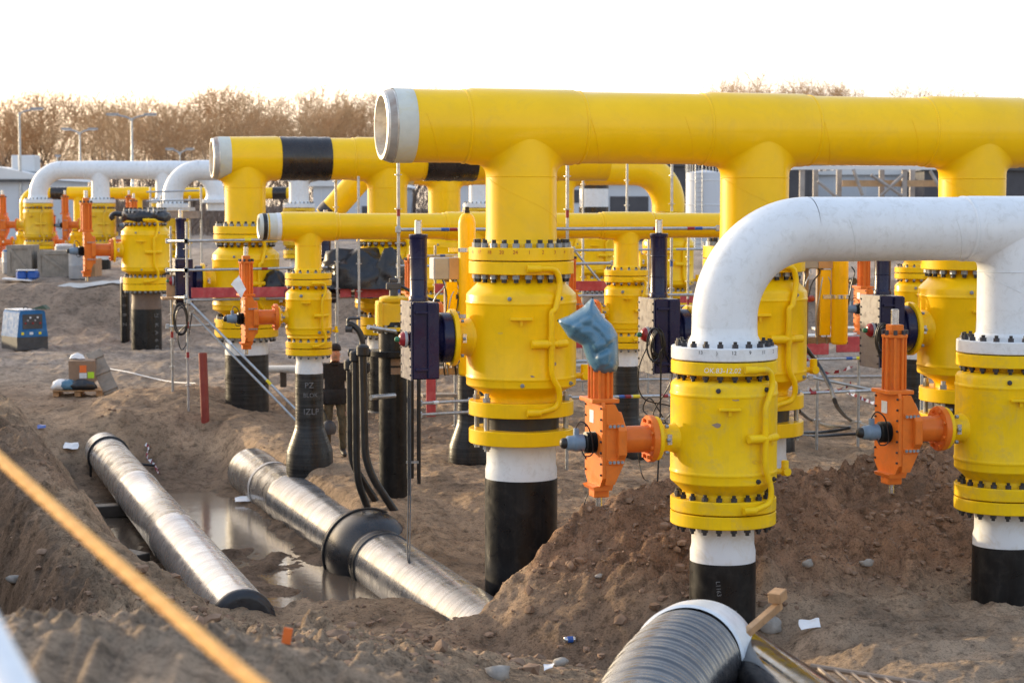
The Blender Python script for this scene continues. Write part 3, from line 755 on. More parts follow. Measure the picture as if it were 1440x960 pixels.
def make_orange(label, group, scale=1.0):
    t = thing('valve_actuator', label, 'actuator', group=group)
    X = Matrix.Rotation(PI / 2, 4, 'Y')
    part('mounting_flange', MB().lathe(bev([(.05, -.062), (.225, -.062), (.225, -.002), (.05, -.002)], .006), 40, X), ORG, t)
    part('spool', MB().lathe(bev([(.135, -.36), (.128, -.34), (.128, -.09), (.14, -.062)], .004), 40, X), ORG, t)
    for i in range(8):
        a = 2 * PI * (i + .5) / 8; y, z = .185 * math.cos(a), .185 * math.sin(a)
        part('nut', MB().cyl((-.085, y, z), (-.06, y, z), .02, 6), ORG, t)
    part('back_disc', MB().lathe(bev([(.05, -.44), (.30, -.44), (.30, -.36), (.14, -.36)], .008), 8, X @ Matrix.Rotation(PI / 8, 4, 'Z')), ORG, t)
    h = part('gear_housing', MB().prism([(-.545, .36), (-.46, .36), (-.375, .20), (-.375, -.22), (-.46, -.40), (-.545, -.40)], -.21, .34), ORG, t, sharp=20)
    cv = part('cover_plate', MB().prism([(-.20, .33), (-.16, .375), (.29, .375), (.33, .33), (.33, -.34), (.24, -.43), (-.12, -.43), (-.20, -.34)], .545, .58, Matrix.Rotation(PI / 2, 4, 'Z')), ORG, t)
    for z in (.155, -.185):
        rb = part('clamp_bar', MB().box((-.455, -.22, z), (.16, .02, .05), None, .004), ORG, h)
        for i in range(4): part('bolt', MB().cyl((-.515 + i * .04, -.225, z), (-.515 + i * .04, -.244, z), .016, 6), NUT, rb)
    for i in range(7):
        for y in (-.17, .30): part('bolt', MB().cyl((-.575, y, -.31 + i * .105), (-.595, y, -.31 + i * .105), .012, 6), NUTD, cv)
    part('warning_sticker', MB().box((-.5825, .12, .22), (.003, .12, .12)), WHT, cv)
    part('top_plate', MB().box((-.53, .05, .385), (.27, .40, .04), None, .006), ORG, t)
    cx_, cy_ = -.525, .03; T_ = Matrix.Translation((cx_, cy_, 0))
    cy = part('cylinder', MB().lathe([(.085, .40), (.085, .92)], 32, T_), ORG, t)
    for a in range(0, 360, 45):
        x, y = cx_ + .108 * math.cos(R_(a + 22)), cy_ + .108 * math.sin(R_(a + 22))
        part('tie_rod', MB().cyl((x, y, .40), (x, y, .96), .014, 8), ORG, cy)
    cp = part('cylinder_cap', MB().lathe(bev([(.01, .92), (.135, .92), (.135, .955), (.01, .955)], .006), 8, T_).box((cx_, cy_, 1.0), (.13, .15, .10), None, .01), ORG, t)
    for a in range(0, 360, 45):
        x, y = cx_ + .115 * math.cos(R_(a + 22)), cy_ + .115 * math.sin(R_(a + 22)); part('nut', MB().cyl((x, y, .95), (x, y, .995), .022, 6), NUTD, cp)
    part('piston_rod', MB().cyl((cx_, cy_, 1.04), (cx_, cy_, 1.20), .040, 16, b_=.006), BRT, t)
    part('foot_block', MB().prism([(-.64, -.435), (-.43, -.40), (-.45, -.47), (-.62, -.47)], -.10, .22).box((-.53, .05, -.505), (.15, .17, .08), None, .008), ORG, t)
    part('guide_rod', MB().cyl((-.53, .05, -.54), (-.53, .05, -.64), .03, 14, b_=.004), BRT, t)
    Xm = Matrix.Translation((-.58, .03, -.02)) @ Matrix.Rotation(-PI / 2, 4, 'Y')
    prof = []
    for i in range(7): prof += [(.105, i * .016), (.088, i * .016 + .008)]
    part('bellows', MB().lathe([(.05, 0)] + prof + [(.05, .115)], 28, Xm), RUB, t)
    sb = part('switch_box', MB().lathe(bev([(.05, .11), (.082, .115), (.082, .20), (.07, .22), (.07, .27), (.05, .29)], .006), 24, Xm).box((-.765, .03, .075), (.05, .05, .09), None, .008), GBL, t)
    part('switch_cap', MB().lathe(bev([(.052, .285), (.052, .32), (.03, .345), (.004, .345)], .008), 20, Xm), RUB, sb)
    part('cable', MB().tube(smooth_path([(-.775, .03, .11), (-.745, -.04, .19), (-.675, -.09, .12), (-.635, -.08, -.10), (-.705, -.06, -.14), (-.735, -.03, -.08)], 5), .007, 6), HOSE, sb)
    return t

# ------------------------------------------------------------------ row one: the big yellow line
def at(o, k): return Vector((o[0], o[1], 0)) + U * k
O1 = (P(733, 292, 22).x, 22.0); D1 = 2.876
h1 = header('pipe_header', 'largest yellow header pipe with an open end, high across the right over the big valves', .41, 4.915, [0, D1, 2 * D1], -1.50, 9.6, .405, BIG['zj'] + .006, BIG['ft'], BIG['fr'], YELH, nb=20)
h1.location = (*O1, 0); h1.rotation_euler.z = TH
v1 = make_valve(BIG, 'big yellow ball valve in the centre, between navy actuator and blue plastic bag', YEL)
v1.location = (*O1, 0); v1.rotation_euler.z = TH
zl = v1['zlow']; zs1 = v1['zc']; xs1 = v1['xs']
for i, lab in ((1, 'big yellow ball valve mostly hidden behind the white elbow pipe'), (2, 'big yellow ball valve behind the right-hand orange actuator, joined to the rightmost navy actuator')):
    p = at(O1, D1 * i); dup(v1, (p.x, p.y, 0), TH, lab, 'big yellow valves of the front header')
v1['group'] = 'big yellow valves of the front header'
p1 = make_post('black riser pipe with white band in the sand under the central yellow valve', .405, zl + BIG['lt'], BIG['fr'], BIG['lt'], .90, -1.0, group='risers of the front header')
p1.location = (*O1, 0); p1.rotation_euler.z = TH
for i, lab in ((1, 'riser pipe with white band behind the spoil heap, below the valve behind the white elbow'), (2, 'riser pipe hidden behind the right orange actuator and the spoil heap')):
    p = at(O1, D1 * i); dup(p1, (p.x, p.y, 0), TH, lab)
def flange_numbers(parent, nums, r, z, size, mt, n, start=-90, step=None):
    st = step or 360 / n
    for i, s in enumerate(nums):
        writing(s, size, mt, parent, r, R_(start + (i - len(nums) // 2) * st), z)
flange_numbers(h1, ['16', '17', '18', '20', '24', '1', '2', '3', '4', '5'], BIG['fr'], BIG['zj'] + .006 + BIG['ft'] * .66, .058, REDM, 24, start=-90 - 7.5)
navy_group = 'navy actuators of the front yellow valves'
n1 = make_navy('navy blue actuator with sunlit side plate left of the central yellow valve', navy_group)
def at_stem(O, k, xs, zc): p = at(O, k) + U * xs; return (p.x, p.y, zc)
n1.location = at_stem(O1, 0, xs1, zs1); n1.rotation_euler.z = TH
dup(n1, at_stem(O1, D1, xs1, zs1), TH, 'navy blue actuator with red switch right of the blue plastic bag')
dup(n1, at_stem(O1, 2 * D1, xs1, zs1), TH, 'navy blue actuator with hanging cable coil behind the right orange actuator')
for i, lab in ((1, 'black cable coil hanging on the navy actuator beside the blue bag'), (2, 'black cable coil hanging on the rightmost navy actuator')):
    c = Vector(at_stem(O1, i * D1, xs1, zs1)) + U * -.50 - V * .33 + Vector((0, 0, -.08))
    coil(None, lab, c, .15, i, tail=[c + Vector((.05, -.03, -.5)), c + Vector((.04, -.03, -1.1)), c + Vector((0, -.1, -1.9))])

# ------------------------------------------------------------------ white front line
O2 = (P(1020, 292, 18.5).x, 18.5); D2 = 3.08; ER = .86
h2 = header('pipe_header', 'large scuffed white pipe with a downward elbow in the right foreground', .315, 3.79, [D2], ER, 8.5, .315, MID['zj'] + .006, MID['ft'], MID['fr'], WHT, elbow0=(ER, MID['zj'] + .3), tee=.36, thick=.012)
h2.location = (*O2, 0); h2.rotation_euler.z = TH
v2 = make_valve(MID, 'dusty yellow ball valve under the white elbow, behind the black wrapped pipe end', YELD, nuts=(NUTD, STUD), group='yellow valves of the white line', dirty=True)
v2.location = (*O2, 0); v2.rotation_euler.z = TH
pb = at(O2, D2)
dup(v2, (pb.x, pb.y, 0), TH, 'dusty yellow ball valve cut by the right edge under the white tee')
flange_numbers(h2, ['13', ')', '12', '9', '11', '2', '17'], MID['fr'], MID['zj'] + .006 + MID['ft'] * .68, .05, BLKM, 20, start=-84)
writing('OK.83-12.02', .068, PAPW, v2, MID['fr'], R_(-114), MID['zj'] - .012 - MID['ft'] * .52, slant=.15)
p2 = make_post('black riser pipe marked in chalk, under the valve of the white elbow', .308, v2['zlow'] + MID['lt'], MID['fr'], MID['lt'], .585, -.9, flm=YELD, wm=WHTD, group='risers of the white line')
p2.location = (*O2, 0); p2.rotation_euler.z = TH
p2b = dup(p2, (pb.x, pb.y, 0), TH, 'brownish black riser pipe at the right edge beside the wheel tracks')
writing('L1163', .06, CHALK, p2, .325, R_(-119), .36, turn=-PI / 2 + .1)
writing('5', .07, CHALK, p2, .325, R_(-92), .14, turn=-PI / 2)
og = 'orange actuators of the white line'
o1 = make_orange('orange actuator with its cylinder under a blue plastic bag', og)
o1.location = at_stem(O2, 0, v2['xs'], v2['zc']); o1.rotation_euler.z = TH
dup(o1, at_stem(O2, D2, v2['xs'], v2['zc']), TH, 'orange actuator with bare steel rod on top, left of the valve at the right edge')
# blue bag over the first orange cylinder
def build_bag():
    base = Vector(at_stem(O2, 0, v2['xs'], v2['zc'])) + U * -.525 + V * .03
    k = 18.3 / 2700; y0 = proj(base)[1]; x0 = proj(base)[0]
    pix = [(783, 450), (800, 443), (818, 432), (833, 417), (837, 428), (848, 445), (860, 456), (868, 470), (869, 490), (870, 512), (866, 522), (850, 526), (834, 523), (827, 512), (822, 497), (818, 485), (809, 480), (799, 474), (792, 463)]
    out = [Vector(((x - x0) * k, (y0 - y) * k)) for x, y in pix]
    def inside(p):
        r = False
        for a, b in zip(out, out[1:] + out[:1]):
            if (a.y > p.y) != (b.y > p.y) and p.x < (b.x - a.x) * (p.y - a.y) / (b.y - a.y) + a.x: r = not r
        return r
    def dist(p):
        best = 9
        for a, b in zip(out, out[1:] + out[:1]):
            d = b - a; t = max(0, min(1, (p - a).dot(d) / d.length_squared)); best = min(best, (a + d * t - p).length)
        return best
    from mathutils.geometry import delaunay_2d_cdt
    edge = []
    for a, b in zip(out, out[1:] + out[:1]):
        n = max(1, int((b - a).length / .016)); edge += [a + (b - a) * i / n for i in range(n)]
    pts = list(edge); rn = random.Random(4); x = -.5
    while x < .3:
        z = .5
        while z < 1.4:
            p = Vector((x + rn.uniform(-.003, .003), z + rn.uniform(-.003, .003)))
            if inside(p) and dist(p) > .008: pts.append(p)
            z += .014
        x += .014
    ne = len(edge)
    v2d, _, fcs, *_r = delaunay_2d_cdt(pts, [(i, (i + 1) % ne) for i in range(ne)], [], 1, 1e-5)
    vs, fs = [], []; nv = len(v2d); bd = []
    for p in v2d: d = dist(p); bd.append(d); 
    def puff(p, d):
        w = .23 * math.sqrt(min(1, d / .11)) if d > 1e-4 else 0
        q = Vector((p.x, 0, p.y)); n1 = mnoise.fractal(q * 5, 1, 2, 2); n2 = 1 - min(1, abs(mnoise.noise(Vector((p.x * 6 + p.y * 4, p.y * 3 - p.x * 2, 2)))) * 3)
        n3 = 1 - min(1, abs(mnoise.noise(Vector((p.x * 4 - p.y * 8, p.y * 3, 7)))) * 3.5)
        waist = .035 * math.exp(-((p.y - .86 - p.x * .5) / .03) ** 2)
        return max(.86 * min(w, .18) + .01 if d > 1e-4 else 0, w + (n1 * .016 - n2 * .024 - n3 * .020 - waist) * min(1, d / .03))
    for p, d in zip(v2d, bd): vs.append((p.x, -puff(p, d), p.y))
    bk = {}
    for i, (p, d) in enumerate(zip(v2d, bd)):
        if d < 1e-4: bk[i] = i
        else: bk[i] = len(vs); vs.append((p.x, puff(p, d) * .9, p.y))
    for f in fcs: fs.append(tuple(f)); fs.append(tuple(bk[i] for i in reversed(f)))
    o = part('plastic_bag', MB().add(vs, fs), BAG, None, base, (0, 0, 0), sharp=75)
    tag(o, 'crumpled blue plastic bag pulled over the cylinder of the orange actuator', 'bag')
build_bag()

for t_, rows in ((v1, ((-72, 2.25, .07, .035), (-128, 2.6, .05, .02), (-95, 2.12, .04, .018), (-58, 2.75, .06, .02))), (v2, ((-120, 1.95, .06, .03), (-75, 1.6, .09, .03), (-100, 2.2, .05, .02), (-48, 1.75, .05, .03)))):
    br_ = BIG['br'] if t_ is v1 else MID['br']
    for k, (an, z_, w_, h_) in enumerate(rows):
        pts = []; m_ = 9; cz = z_
        for i in range(m_):
            aa = 2 * PI * i / m_; rr = .7 + .5 * mnoise.noise(Vector((i * 1.7, an, k)))
            an2 = R_(an) + w_ * rr * math.cos(aa) / br_; pts.append(((br_ + .0015) * math.cos(an2), (br_ + .0015) * math.sin(an2), cz + h_ * rr * math.sin(aa)))
        part('scuff_mark', MB().add(pts, [tuple(range(m_))]), YELB if k % 2 else BRN, t_)
# ------------------------------------------------------------------ thin yellow line
O3 = (P(433, 292, 29).x, 29.0); D3 = 2.54
h3 = header('pipe_header', 'thin yellow header pipe with a bare capped end running behind the central valve', .197, 3.717, [k * D3 for k in range(5)], -.62, 12.6, .197, SML['zj'] + .006, SML['ft'], SML['fr'], YELH, each=True, nb=16, end='thin', tee=.30, thick=.022)
h3.location = (*O3, 0); h3.rotation_euler.z = TH
v3 = make_valve(SML, 'small yellow valve on the black flared riser beside the standing worker', YEL, True, group='small valves of the thin yellow line', seg=48)
v3.location = (*O3, 0); v3.rotation_euler.z = TH
sl = ['small yellow valve hidden behind the big central valve', 'small yellow valve between the blue plastic bag and a navy actuator', 'small yellow valve hidden behind the white elbow', 'small yellow valve seen left of the big valve at the right']
p3 = make_post('black wrapped riser with white band and flared base beside the standing worker', .2, v3['zlow'] + SML['lt'], SML['fr'], SML['lt'], 1.50, -.12, bm=BLKR, flare=(.75, .36, .05), group='risers of the thin yellow line', seg=48)
p3.location = (*O3, 0); p3.rotation_euler.z = TH
a3 = make_orange('orange actuator with a torn white sheet on it, near the worker', 'orange actuators of the thin yellow line')
a3.scale = (.88,) * 3
a3.location = at_stem(O3, 0, v3['xs'], v3['zc']); a3.rotation_euler.z = TH
pl = ['black riser hidden behind the big central valve', 'black riser below the small valve right of the blue bag', 'black riser behind the white elbow', 'black riser behind the big right-hand valve']
al = ['orange actuator cylinder sticking up left of the first navy actuator', 'orange actuator mostly hidden behind the central yellow valve', 'orange actuator hidden between the navy actuator and the white elbow', 'orange actuator between the yellow gas bottle and the rightmost navy actuator']
for i in range(4):
    p = at(O3, (i + 1) * D3)
    dup(v3, (p.x, p.y, 0), TH, sl[i]); dup(p3, (p.x, p.y, 0), TH, pl[i]); dup(a3, at_stem(O3, (i + 1) * D3, v3['xs'], v3['zc']), TH, al[i])
writing('PZ', .12, CHALK, p3, .217, R_(-100), 1.33); writing('BLOK', .09, CHALK, p3, .217, R_(-95), 1.18); writing('IZLP', .13, CHALK, p3, .217, R_(-92), .93)
# torn sheet on the orange actuator
def sheet(label, pts, mt, cat='plastic sheet', sub=5, amp=.02, name='plastic_sheet', seed=1):
    """a crumpled quad sheet through four corner points"""
    a, b, c, d = [Vector(p) for p in pts]; n = sub * 2; vs = []; fs = []
    for i in range(n + 1):
        for j in range(n + 1):
            u, v = i / n, j / n
            p = a * (1 - u) * (1 - v) + b * u * (1 - v) + c * u * v + d * (1 - u) * v
            vs.append(p + mnoise.noise_vector(p * 9 + Vector((seed, 0, 0))) * amp)
    for i in range(n):
        for j in range(n): q = i * (n + 1) + j; fs.append((q, q + 1, q + n + 2, q + n + 1))
    o = part(name, MB().add(vs, fs), mt); return tag(o, label, cat)
sheet('torn white plastic sheet hanging on the orange actuator by the worker', [P(325, 400, 28.55), P(336, 386, 28.55), P(346, 407, 28.5), P(340, 419, 28.5)], PAPW)

# ------------------------------------------------------------------ second big yellow line
O4 = (P(345, 292, 36.5).x, 36.5); D4 = 2.75
h4 = header('pipe_header', 'large yellow header pipe with two black wrapped bands at the left, behind the thin line', .40, 4.93, [0, D4, 2 * D4], -.50, 7.2, .385, BIG['zj'] + .1 + .006, BIG['ft'], BIG['fr'], YELH, each=True, wraps=[(.66, 1.62), (3.48, 4.5)])
h4.location = (*O4, 0); h4.rotation_euler.z = TH
v4 = make_valve(BIG, 'big yellow valve behind the red scaffold board at the left', YEL, each=True, group='big valves of the rear yellow line', gap=.012, seg=56)
v4.location = (*O4, .1); v4.rotation_euler.z = TH
p4 = make_post('wide black riser with white band and base ring beside the red stake', .40, v4['zlow'] + BIG['lt'] + .1, BIG['fr'], BIG['lt'], 1.22, -.8, bm=BLKR, foot=-.03, group='risers of the rear yellow line')
p4.location = (*O4, 0); p4.rotation_euler.z = TH
n4 = dup(n1, at_stem(O4, 0, xs1, zs1 + .1), TH, 'navy actuator on the scaffold at the left, beside the orange cylinder', 'navy actuators of the rear yellow line')
for i, (lv, lp_, la) in enumerate((('big yellow valve behind the black tarpaulin on the scaffold', 'black riser below the tarpaulin scaffold, behind the worker', 'navy actuator column left of the black tarpaulin'),
                                   ('big yellow valve of the rear line hidden behind the central valve', 'rear black riser just left of the central riser', 'navy actuator of the rear line left of the yellow gas bottle'))):
    p = at(O4, (i + 1) * D4)
    dup(v4, (p.x, p.y, .1), TH, lv); dup(p4, (p.x, p.y, 0), TH, lp_); dup(n4, at_stem(O4, (i + 1) * D4, xs1, zs1 + .1), TH, la)
# ------------------------------------------------------------------ third big yellow line, ends in an elbow
O5 = (P(625, 292, 46).x, 46.0); D5 = 2.85
h5 = header('pipe_header', 'large yellow pipe ending in a downward elbow, far behind the front header', .405, 4.95, [0, D5], -1.0, 2 * D5 - .9, .385, BIG['zj'] + .15, BIG['ft'], BIG['fr'], YELH, each=True, elbow1=(.9, BIG['zj'] + .5))
h5.location = (*O5, 0); h5.rotation_euler.z = TH
for i, lv in enumerate(('big yellow valve of the farthest yellow line, left of the centre', 'big yellow valve far behind the central valve, seen right of its upper flange', 'big yellow valve under the distant yellow elbow')):
    p = at(O5, i * D5)
    dup(v4, (p.x, p.y, .144), TH, lv, 'big valves of the third yellow line')
    dup(p4, (p.x, p.y, 0), TH, ['black riser of the farthest yellow line left of centre', 'black riser far behind the central valve', 'black riser under the distant yellow elbow'][i], 'risers of the third yellow line')
# slanting yellow pipe
o = thing('slanting_pipe', 'slanting yellow pipe strut behind the thin header at the left', 'pipe')
a, b = P(458, 306, 42), P(520, 236, 42)
o.location = a
part('pipe', MB().cyl((0, 0, 0), b - a, .27, 32), YELH, o); part('black_wrap', MB().cyl((b - a) * .02 , (b - a) * .16, .285, 32), BLKW, o)
# ------------------------------------------------------------------ valve without a header at the left
O6 = (P(204, 292, 51).x, 51.0)
v6 = dup(v4, (*O6, .36), TH, 'big yellow valve without a pipe on it, its open top wrapped in black film', 'valves standing open')
p6 = make_post('dark riser with a brown band under the film-wrapped valve at the left', .385, v4['zlow'] + BIG['lt'] + .36, BIG['fr'], BIG['lt'], 1.32, -.2, wm=mat('brown_coat', (.13, .085, .06), .6, var=.2, scale=4), bm=BLK)
p6.location = (*O6, 0); p6.rotation_euler.z = TH
writing('LZ', .13, CHALK, p6, .40, R_(-55), 1.15); 
for i, s_ in enumerate('KA6O'): writing(s_, .17, CHALK, p6, .40, R_(-55), .9 - i * .2, turn=-PI / 2)
o = thing('plastic_wrap', 'black plastic film tied over the open valve top at the left', 'plastic film'); o.location = (*O6, BIG['zj'] + .37)
mb = MB(); n = 48; vs = []; fs = []
prof = [(.62, -.13), (.66, -.05), (.65, .06), (.55, .12), (.3, .13), (.02, .12)]
for k, (r_, z_) in enumerate(prof):
    for i in range(n):
        a = 2 * PI * i / n; w = 1 + .03 * math.sin(9 * a + k * 1.3) + .02 * math.sin(17 * a)
        vs.append((r_ * w * math.cos(a), r_ * w * math.sin(a), z_ + .03 * math.sin(5 * a + k)))
for k in range(len(prof) - 1):
    for i in range(n): fs.append((k * n + i, k * n + (i + 1) % n, (k + 1) * n + (i + 1) % n, (k + 1) * n + i))
part('film', mb.add(vs, fs), TARP, o, sharp=60); part('knot', MB().tube(smooth_path([(-.6, -.2, .05), (-.75, -.2, .07), (-.85, -.22, .0), (-.8, -.2, -.08)], 4), .07, 8), TARP, o)
a6 = dup(a3, at_stem(O6, 0, xs1, v4['zc'] + .36), TH, 'orange actuator standing left of the film-wrapped valve at the left', 'orange actuators at the far left', scale=1.3)
p = P(174, 292, 52.5); o = make_post('slim black pipe with white writing behind the film-wrapped valve', .11, 2.1, .12, 0, 1.95, 0, seg=24); o.location = (p.x, p.y, 0)
for i, s_ in enumerate('S0BZ'): writing(s_, .15, CHALK, o, .13, -PI / 2, 1.6 - i * .26, turn=-PI / 2)

# ------------------------------------------------------------------ far white line and its valves
O7 = (P(54, 292, 67).x, 67.0); D7 = 2.1 
h7 = header('pipe_header', 'distant white pipe with elbows at both ends at the far left', .315, 5.30, [2.17, 4.4], ER, 5.3, .315, 4.16, MID['ft'], MID['fr'], WHT, each=False, elbow0=(ER, 4.4), elbow1=(ER, 3.9), tee=.36, thick=.012)
h7.location = (*O7, 0)
v7 = make_valve(MID, 'distant yellow valve under the leftmost white elbow, behind the crates', YELB, each=False, group='distant valves of the far white line', seg=40, drain=True)
v7.location = (*O7, 1.61)
p7 = make_post('distant riser behind the crates under the leftmost valve', .308, v7['zlow'] + MID['lt'] + 1.61, MID['fr'], MID['lt'], 2.2, 1.4, group='risers of the far white line', seg=40)
p7.location = (*O7, 0)
a7 = dup(a3, (O7[0] + v7['xs'], O7[1], v7['zc'] + 1.61), 0, 'distant orange actuator at the left edge', 'orange actuators of the far white line', scale=1.0)
for x, lv, lp_, la in ((2.17, 'distant yellow valve under the white tee behind the crates', 'distant riser under the white tee', 'distant orange actuator between the two far left valves'),
                       (4.4, 'distant yellow valve behind the film-wrapped valve', 'distant riser behind the film-wrapped valve', 'distant orange actuator left of the far platform')):
    dup(v7, (O7[0] + x, O7[1], 1.61), 0, lv); dup(p7, (O7[0] + x, O7[1], 0), 0, lp_); dup(a7, (O7[0] + x + v7['xs'], O7[1], v7['zc'] + 1.61), 0, la)
O8 = (P(243, 292, 61).x, 61.0)
h8 = header('pipe_header', 'distant white pipe elbow beside the platform left of the rear yellow header', .32, 5.18, [4.0, 9.7], ER, 14, .315, 4.0, MID['ft'], MID['fr'], WHT, each=False, elbow0=(ER, 4.2), tee=.36, thick=.012)
h8.location = (*O8, 0)
for x, lv, la in ((0, 'distant yellow valve below the far platform', 'distant orange actuator left of the rear yellow header'), (4.0, 'distant yellow valve below the white column left of the thin header', 'distant orange actuator behind the first big rear riser'), (9.7, 'distant yellow valve behind the yellow columns in the middle', 'distant orange actuator behind the yellow columns in the middle')):
    dup(v7, (O8[0] + x, O8[1], 1.45), 0, lv, 'distant valves of the second white line'); dup(p7, (O8[0] + x, O8[1], -.16), 0, lv.replace('yellow valve', 'riser'), 'risers of the second white line')
    dup(a7, (O8[0] + x + v7['xs'], O8[1], v7['zc'] + 1.45), 0, la, 'orange actuators of the second white line')
O9 = (P(36, 292, 70).x, 70.0)
h9 = header('pipe_header', 'distant thin yellow pipe with a black wrap behind the white pipe at the far left', .215, 4.52, [1.95, 4.05], .42, 9.6, .2, 3.3, SML['ft'], SML['fr'], YELH, each=False, elbow0=(.42, 3.6), tee=.3, wraps=[(.95, 1.55), (9.0, 9.5)])
h9.location = (*O9, 0)
for x, lv in ((-.0, 'distant small yellow valve at the left edge'), (1.95, 'distant small yellow valve between the far white columns'), (4.05, 'distant small yellow valve right of the far white tee')):
    dup(v3, (O9[0] + x, O9[1], .37), 0, lv, 'distant small valves of the far left'); dup(p3, (O9[0] + x, O9[1], .37), 0, lv.replace('small yellow valve', 'riser below the small valve'), 'distant risers of the far left')
    dup(a7, (O9[0] + x + v3['xs'], O9[1], v3['zc'] + .37), 0, lv.replace('small yellow valve', 'orange actuator of the small valve'), 'distant orange actuators of the far left')
p = P(835, 292, 56); dup(v4, (p.x, p.y, .15), TH, 'distant big yellow valve under the white wrapped pipe column', 'distant valves behind the thin line')
o = thing('wrapped_pipe', 'white wrapped pipe column with black bands seen under the distant yellow elbow', 'pipe'); o.location = (p.x, p.y, 0)
part('pipe', MB().lathe([(.42, 3.4), (.42, 5.0)], 40), WHT, o); part('black_band', MB().lathe([(.43, 4.55), (.435, 4.75)], 40), BLKW, o); part('black_band', MB().lathe([(.43, 3.85), (.435, 4.02)], 40), BLKW, o)
# ------------------------------------------------------------------ black post with yellow operator and hydraulic lines
pp = P(553, 292, 26.2)
o = make_post('slim black riser with a yellow operator on top, right of the worker', .195, 2.33, .2, 0, 2.29, -.1, wm=BLK, seg=40); o.location = (pp.x, pp.y, 0)
part('collar', MB().lathe(bev([(.2, 1.98), (.36, 1.98), (.36, 2.06), (.2, 2.06)], .008), 40), BLK, o)
for z in (1.86, 1.74): part('label_sheet', MB().lathe([(.214, z), (.214, z + .09)], 10, Matrix.Rotation(R_(-98), 4, 'Z'), ang=R_(62)).lathe([(.2145, z), (.2145, z + .001)], 3), TAN, o) if False else part('label_sheet', MB().add([(.213 * math.cos(R_(-98 + 6 * i)), .213 * math.sin(R_(-98 + 6 * i)), z + dz) for i in range(8) for dz in (0, .09)], [(2 * i, 2 * i + 2, 2 * i + 3, 2 * i + 1) for i in range(7)]), CARD, o)
t = thing('valve_operator', 'yellow operator block bolted on top of the slim black riser', 'valve operator', (pp.x, pp.y, 2.33), R_(10))
part('flange', MB().lathe(bev([(.05, 0), (.30, 0), (.30, .05), (.05, .05)], .006), 40), YELB, t)
part('housing', MB().box((-.02, 0, .22), (.44, .36, .32), None, .02).box((-.20, 0, .22), (.06, .42, .36), None, .01), YELB, t)
part('cover', MB().lathe(bev([(.18, .38), (.2, .40), (.2, .45), (.14, .47), (.01, .47)], .01), 32), YELB, t)
mb = MB()
for i in range(12): mb.cyl((.26 * math.cos(i * PI / 6), .26 * math.sin(i * PI / 6), -.03), (.26 * math.cos(i * PI / 6), .26 * math.sin(i * PI / 6), .08), .02, 6)
part('bolt_ring', mb, NUT, t)
part('position_indicator', MB().cyl((.0, 0, .47), (0, 0, .56), .06, 12).box((0, 0, .60), (.2, .09, .09), None, .01).box((.0, 0, .68), (.12, .05, .06), None, .01), DGR, t)
part('cable', MB().tube(smooth_path([(.1, 0, .6), (.3, -.05, .5), (.5, -.1, .42), (.62, -.12, .40)], 5), .022, 8), HOSE, t)
# hydraulic standpipes
def standpipe(label, pts, r, rf=.25, group='black standpipes beside the slim riser', cap=True):
    t = thing('standpipe', label, 'pipe', pts[0], group=group); a = Vector(pts[0])
    part('pipe', MB().tube(fillet_path([Vector(q) - a for q in pts], rf, 6), r, 14), HOSE, t)
    q = Vector(pts[-1]) - a
    part('end_cap', MB().lathe(bev([(.01, -.09), (r + .03, -.08), (r + .03, .06), (.01, .08)], .02), 16, Matrix.Translation(q)), RUB, t)
    return t
standpipe('black standpipe with a ball cap, longest of three, bending out to the loop of wire', [P(566, 735, 25.3), P(524, 672, 25.2), P(513, 640, 25.2), P(510, 492, 25.2)], .053, .35)
standpipe('black standpipe in the middle of three, ending on the buried pipe', [P(520, 722, 25.5), P(504, 680, 25.4), P(501, 650, 25.4), P(500, 500, 25.4)], .05)
standpipe('black standpipe on the left of three', [P(532, 710, 25.9), P(497, 655, 25.7), P(493, 630, 25.7), P(492, 512, 25.7)], .05)
t = thing('hydraulic_block', 'black valve block with a bent hose on top of the standpipes', 'valve block', P(500, 500, 25.5))
z = Vector(P(500, 500, 25.5))
part('block', MB().box((.06, 0, -.16), (.26, .16, .14), None, .02).cyl((-.1, 0, .04), (.2, 0, .04), .055, 12, b_=.01).cyl((-.08, 0, -.18), (.1, 0, -.18), .06, 12, b_=.01), RUB, t)
part('hose', MB().tube(smooth_path([(.08, 0, .05), (.09, 0, .2), (.04, 0, .34), (-.06, 0, .42), (-.1, 0, .38)], 6), .04, 10), HOSE, t)
part('elbow_fitting', MB().tube(fillet_path([(-.10, 0, .36), (-.10, 0, .50), (.06, 0, .50)], .04, 4), .022, 8).cyl((-.13, 0, .36), (-.04, 0, .36), .05, 10), DGR, t)
part('link_pipe', MB().cyl((.2, 0, -.56), (.5, .3, -.56), .035, 10), STL, t); part('link_pipe', MB().cyl((.17, 0, .38), (.5, .4, .30), .032, 10), STL, t)
for i, (x, yb, yt, lab) in enumerate(((577, 672, 520, 'thin black conduit right of the slim riser, inner one'), (589, 680, 520, 'thin black conduit right of the slim riser, outer one'))):
    o = thing('conduit', lab, 'conduit', P(x, yb, 25.6)); part('pipe', MB().cyl((0, 0, 0), P(x, yt, 25.6) - P(x, yb, 25.6), .028 if i else .05, 10), HOSE, o)
    if i == 0: part('bracket', MB().box((.03, -.03, .22), (.17, .03, .03), None), STL, o)
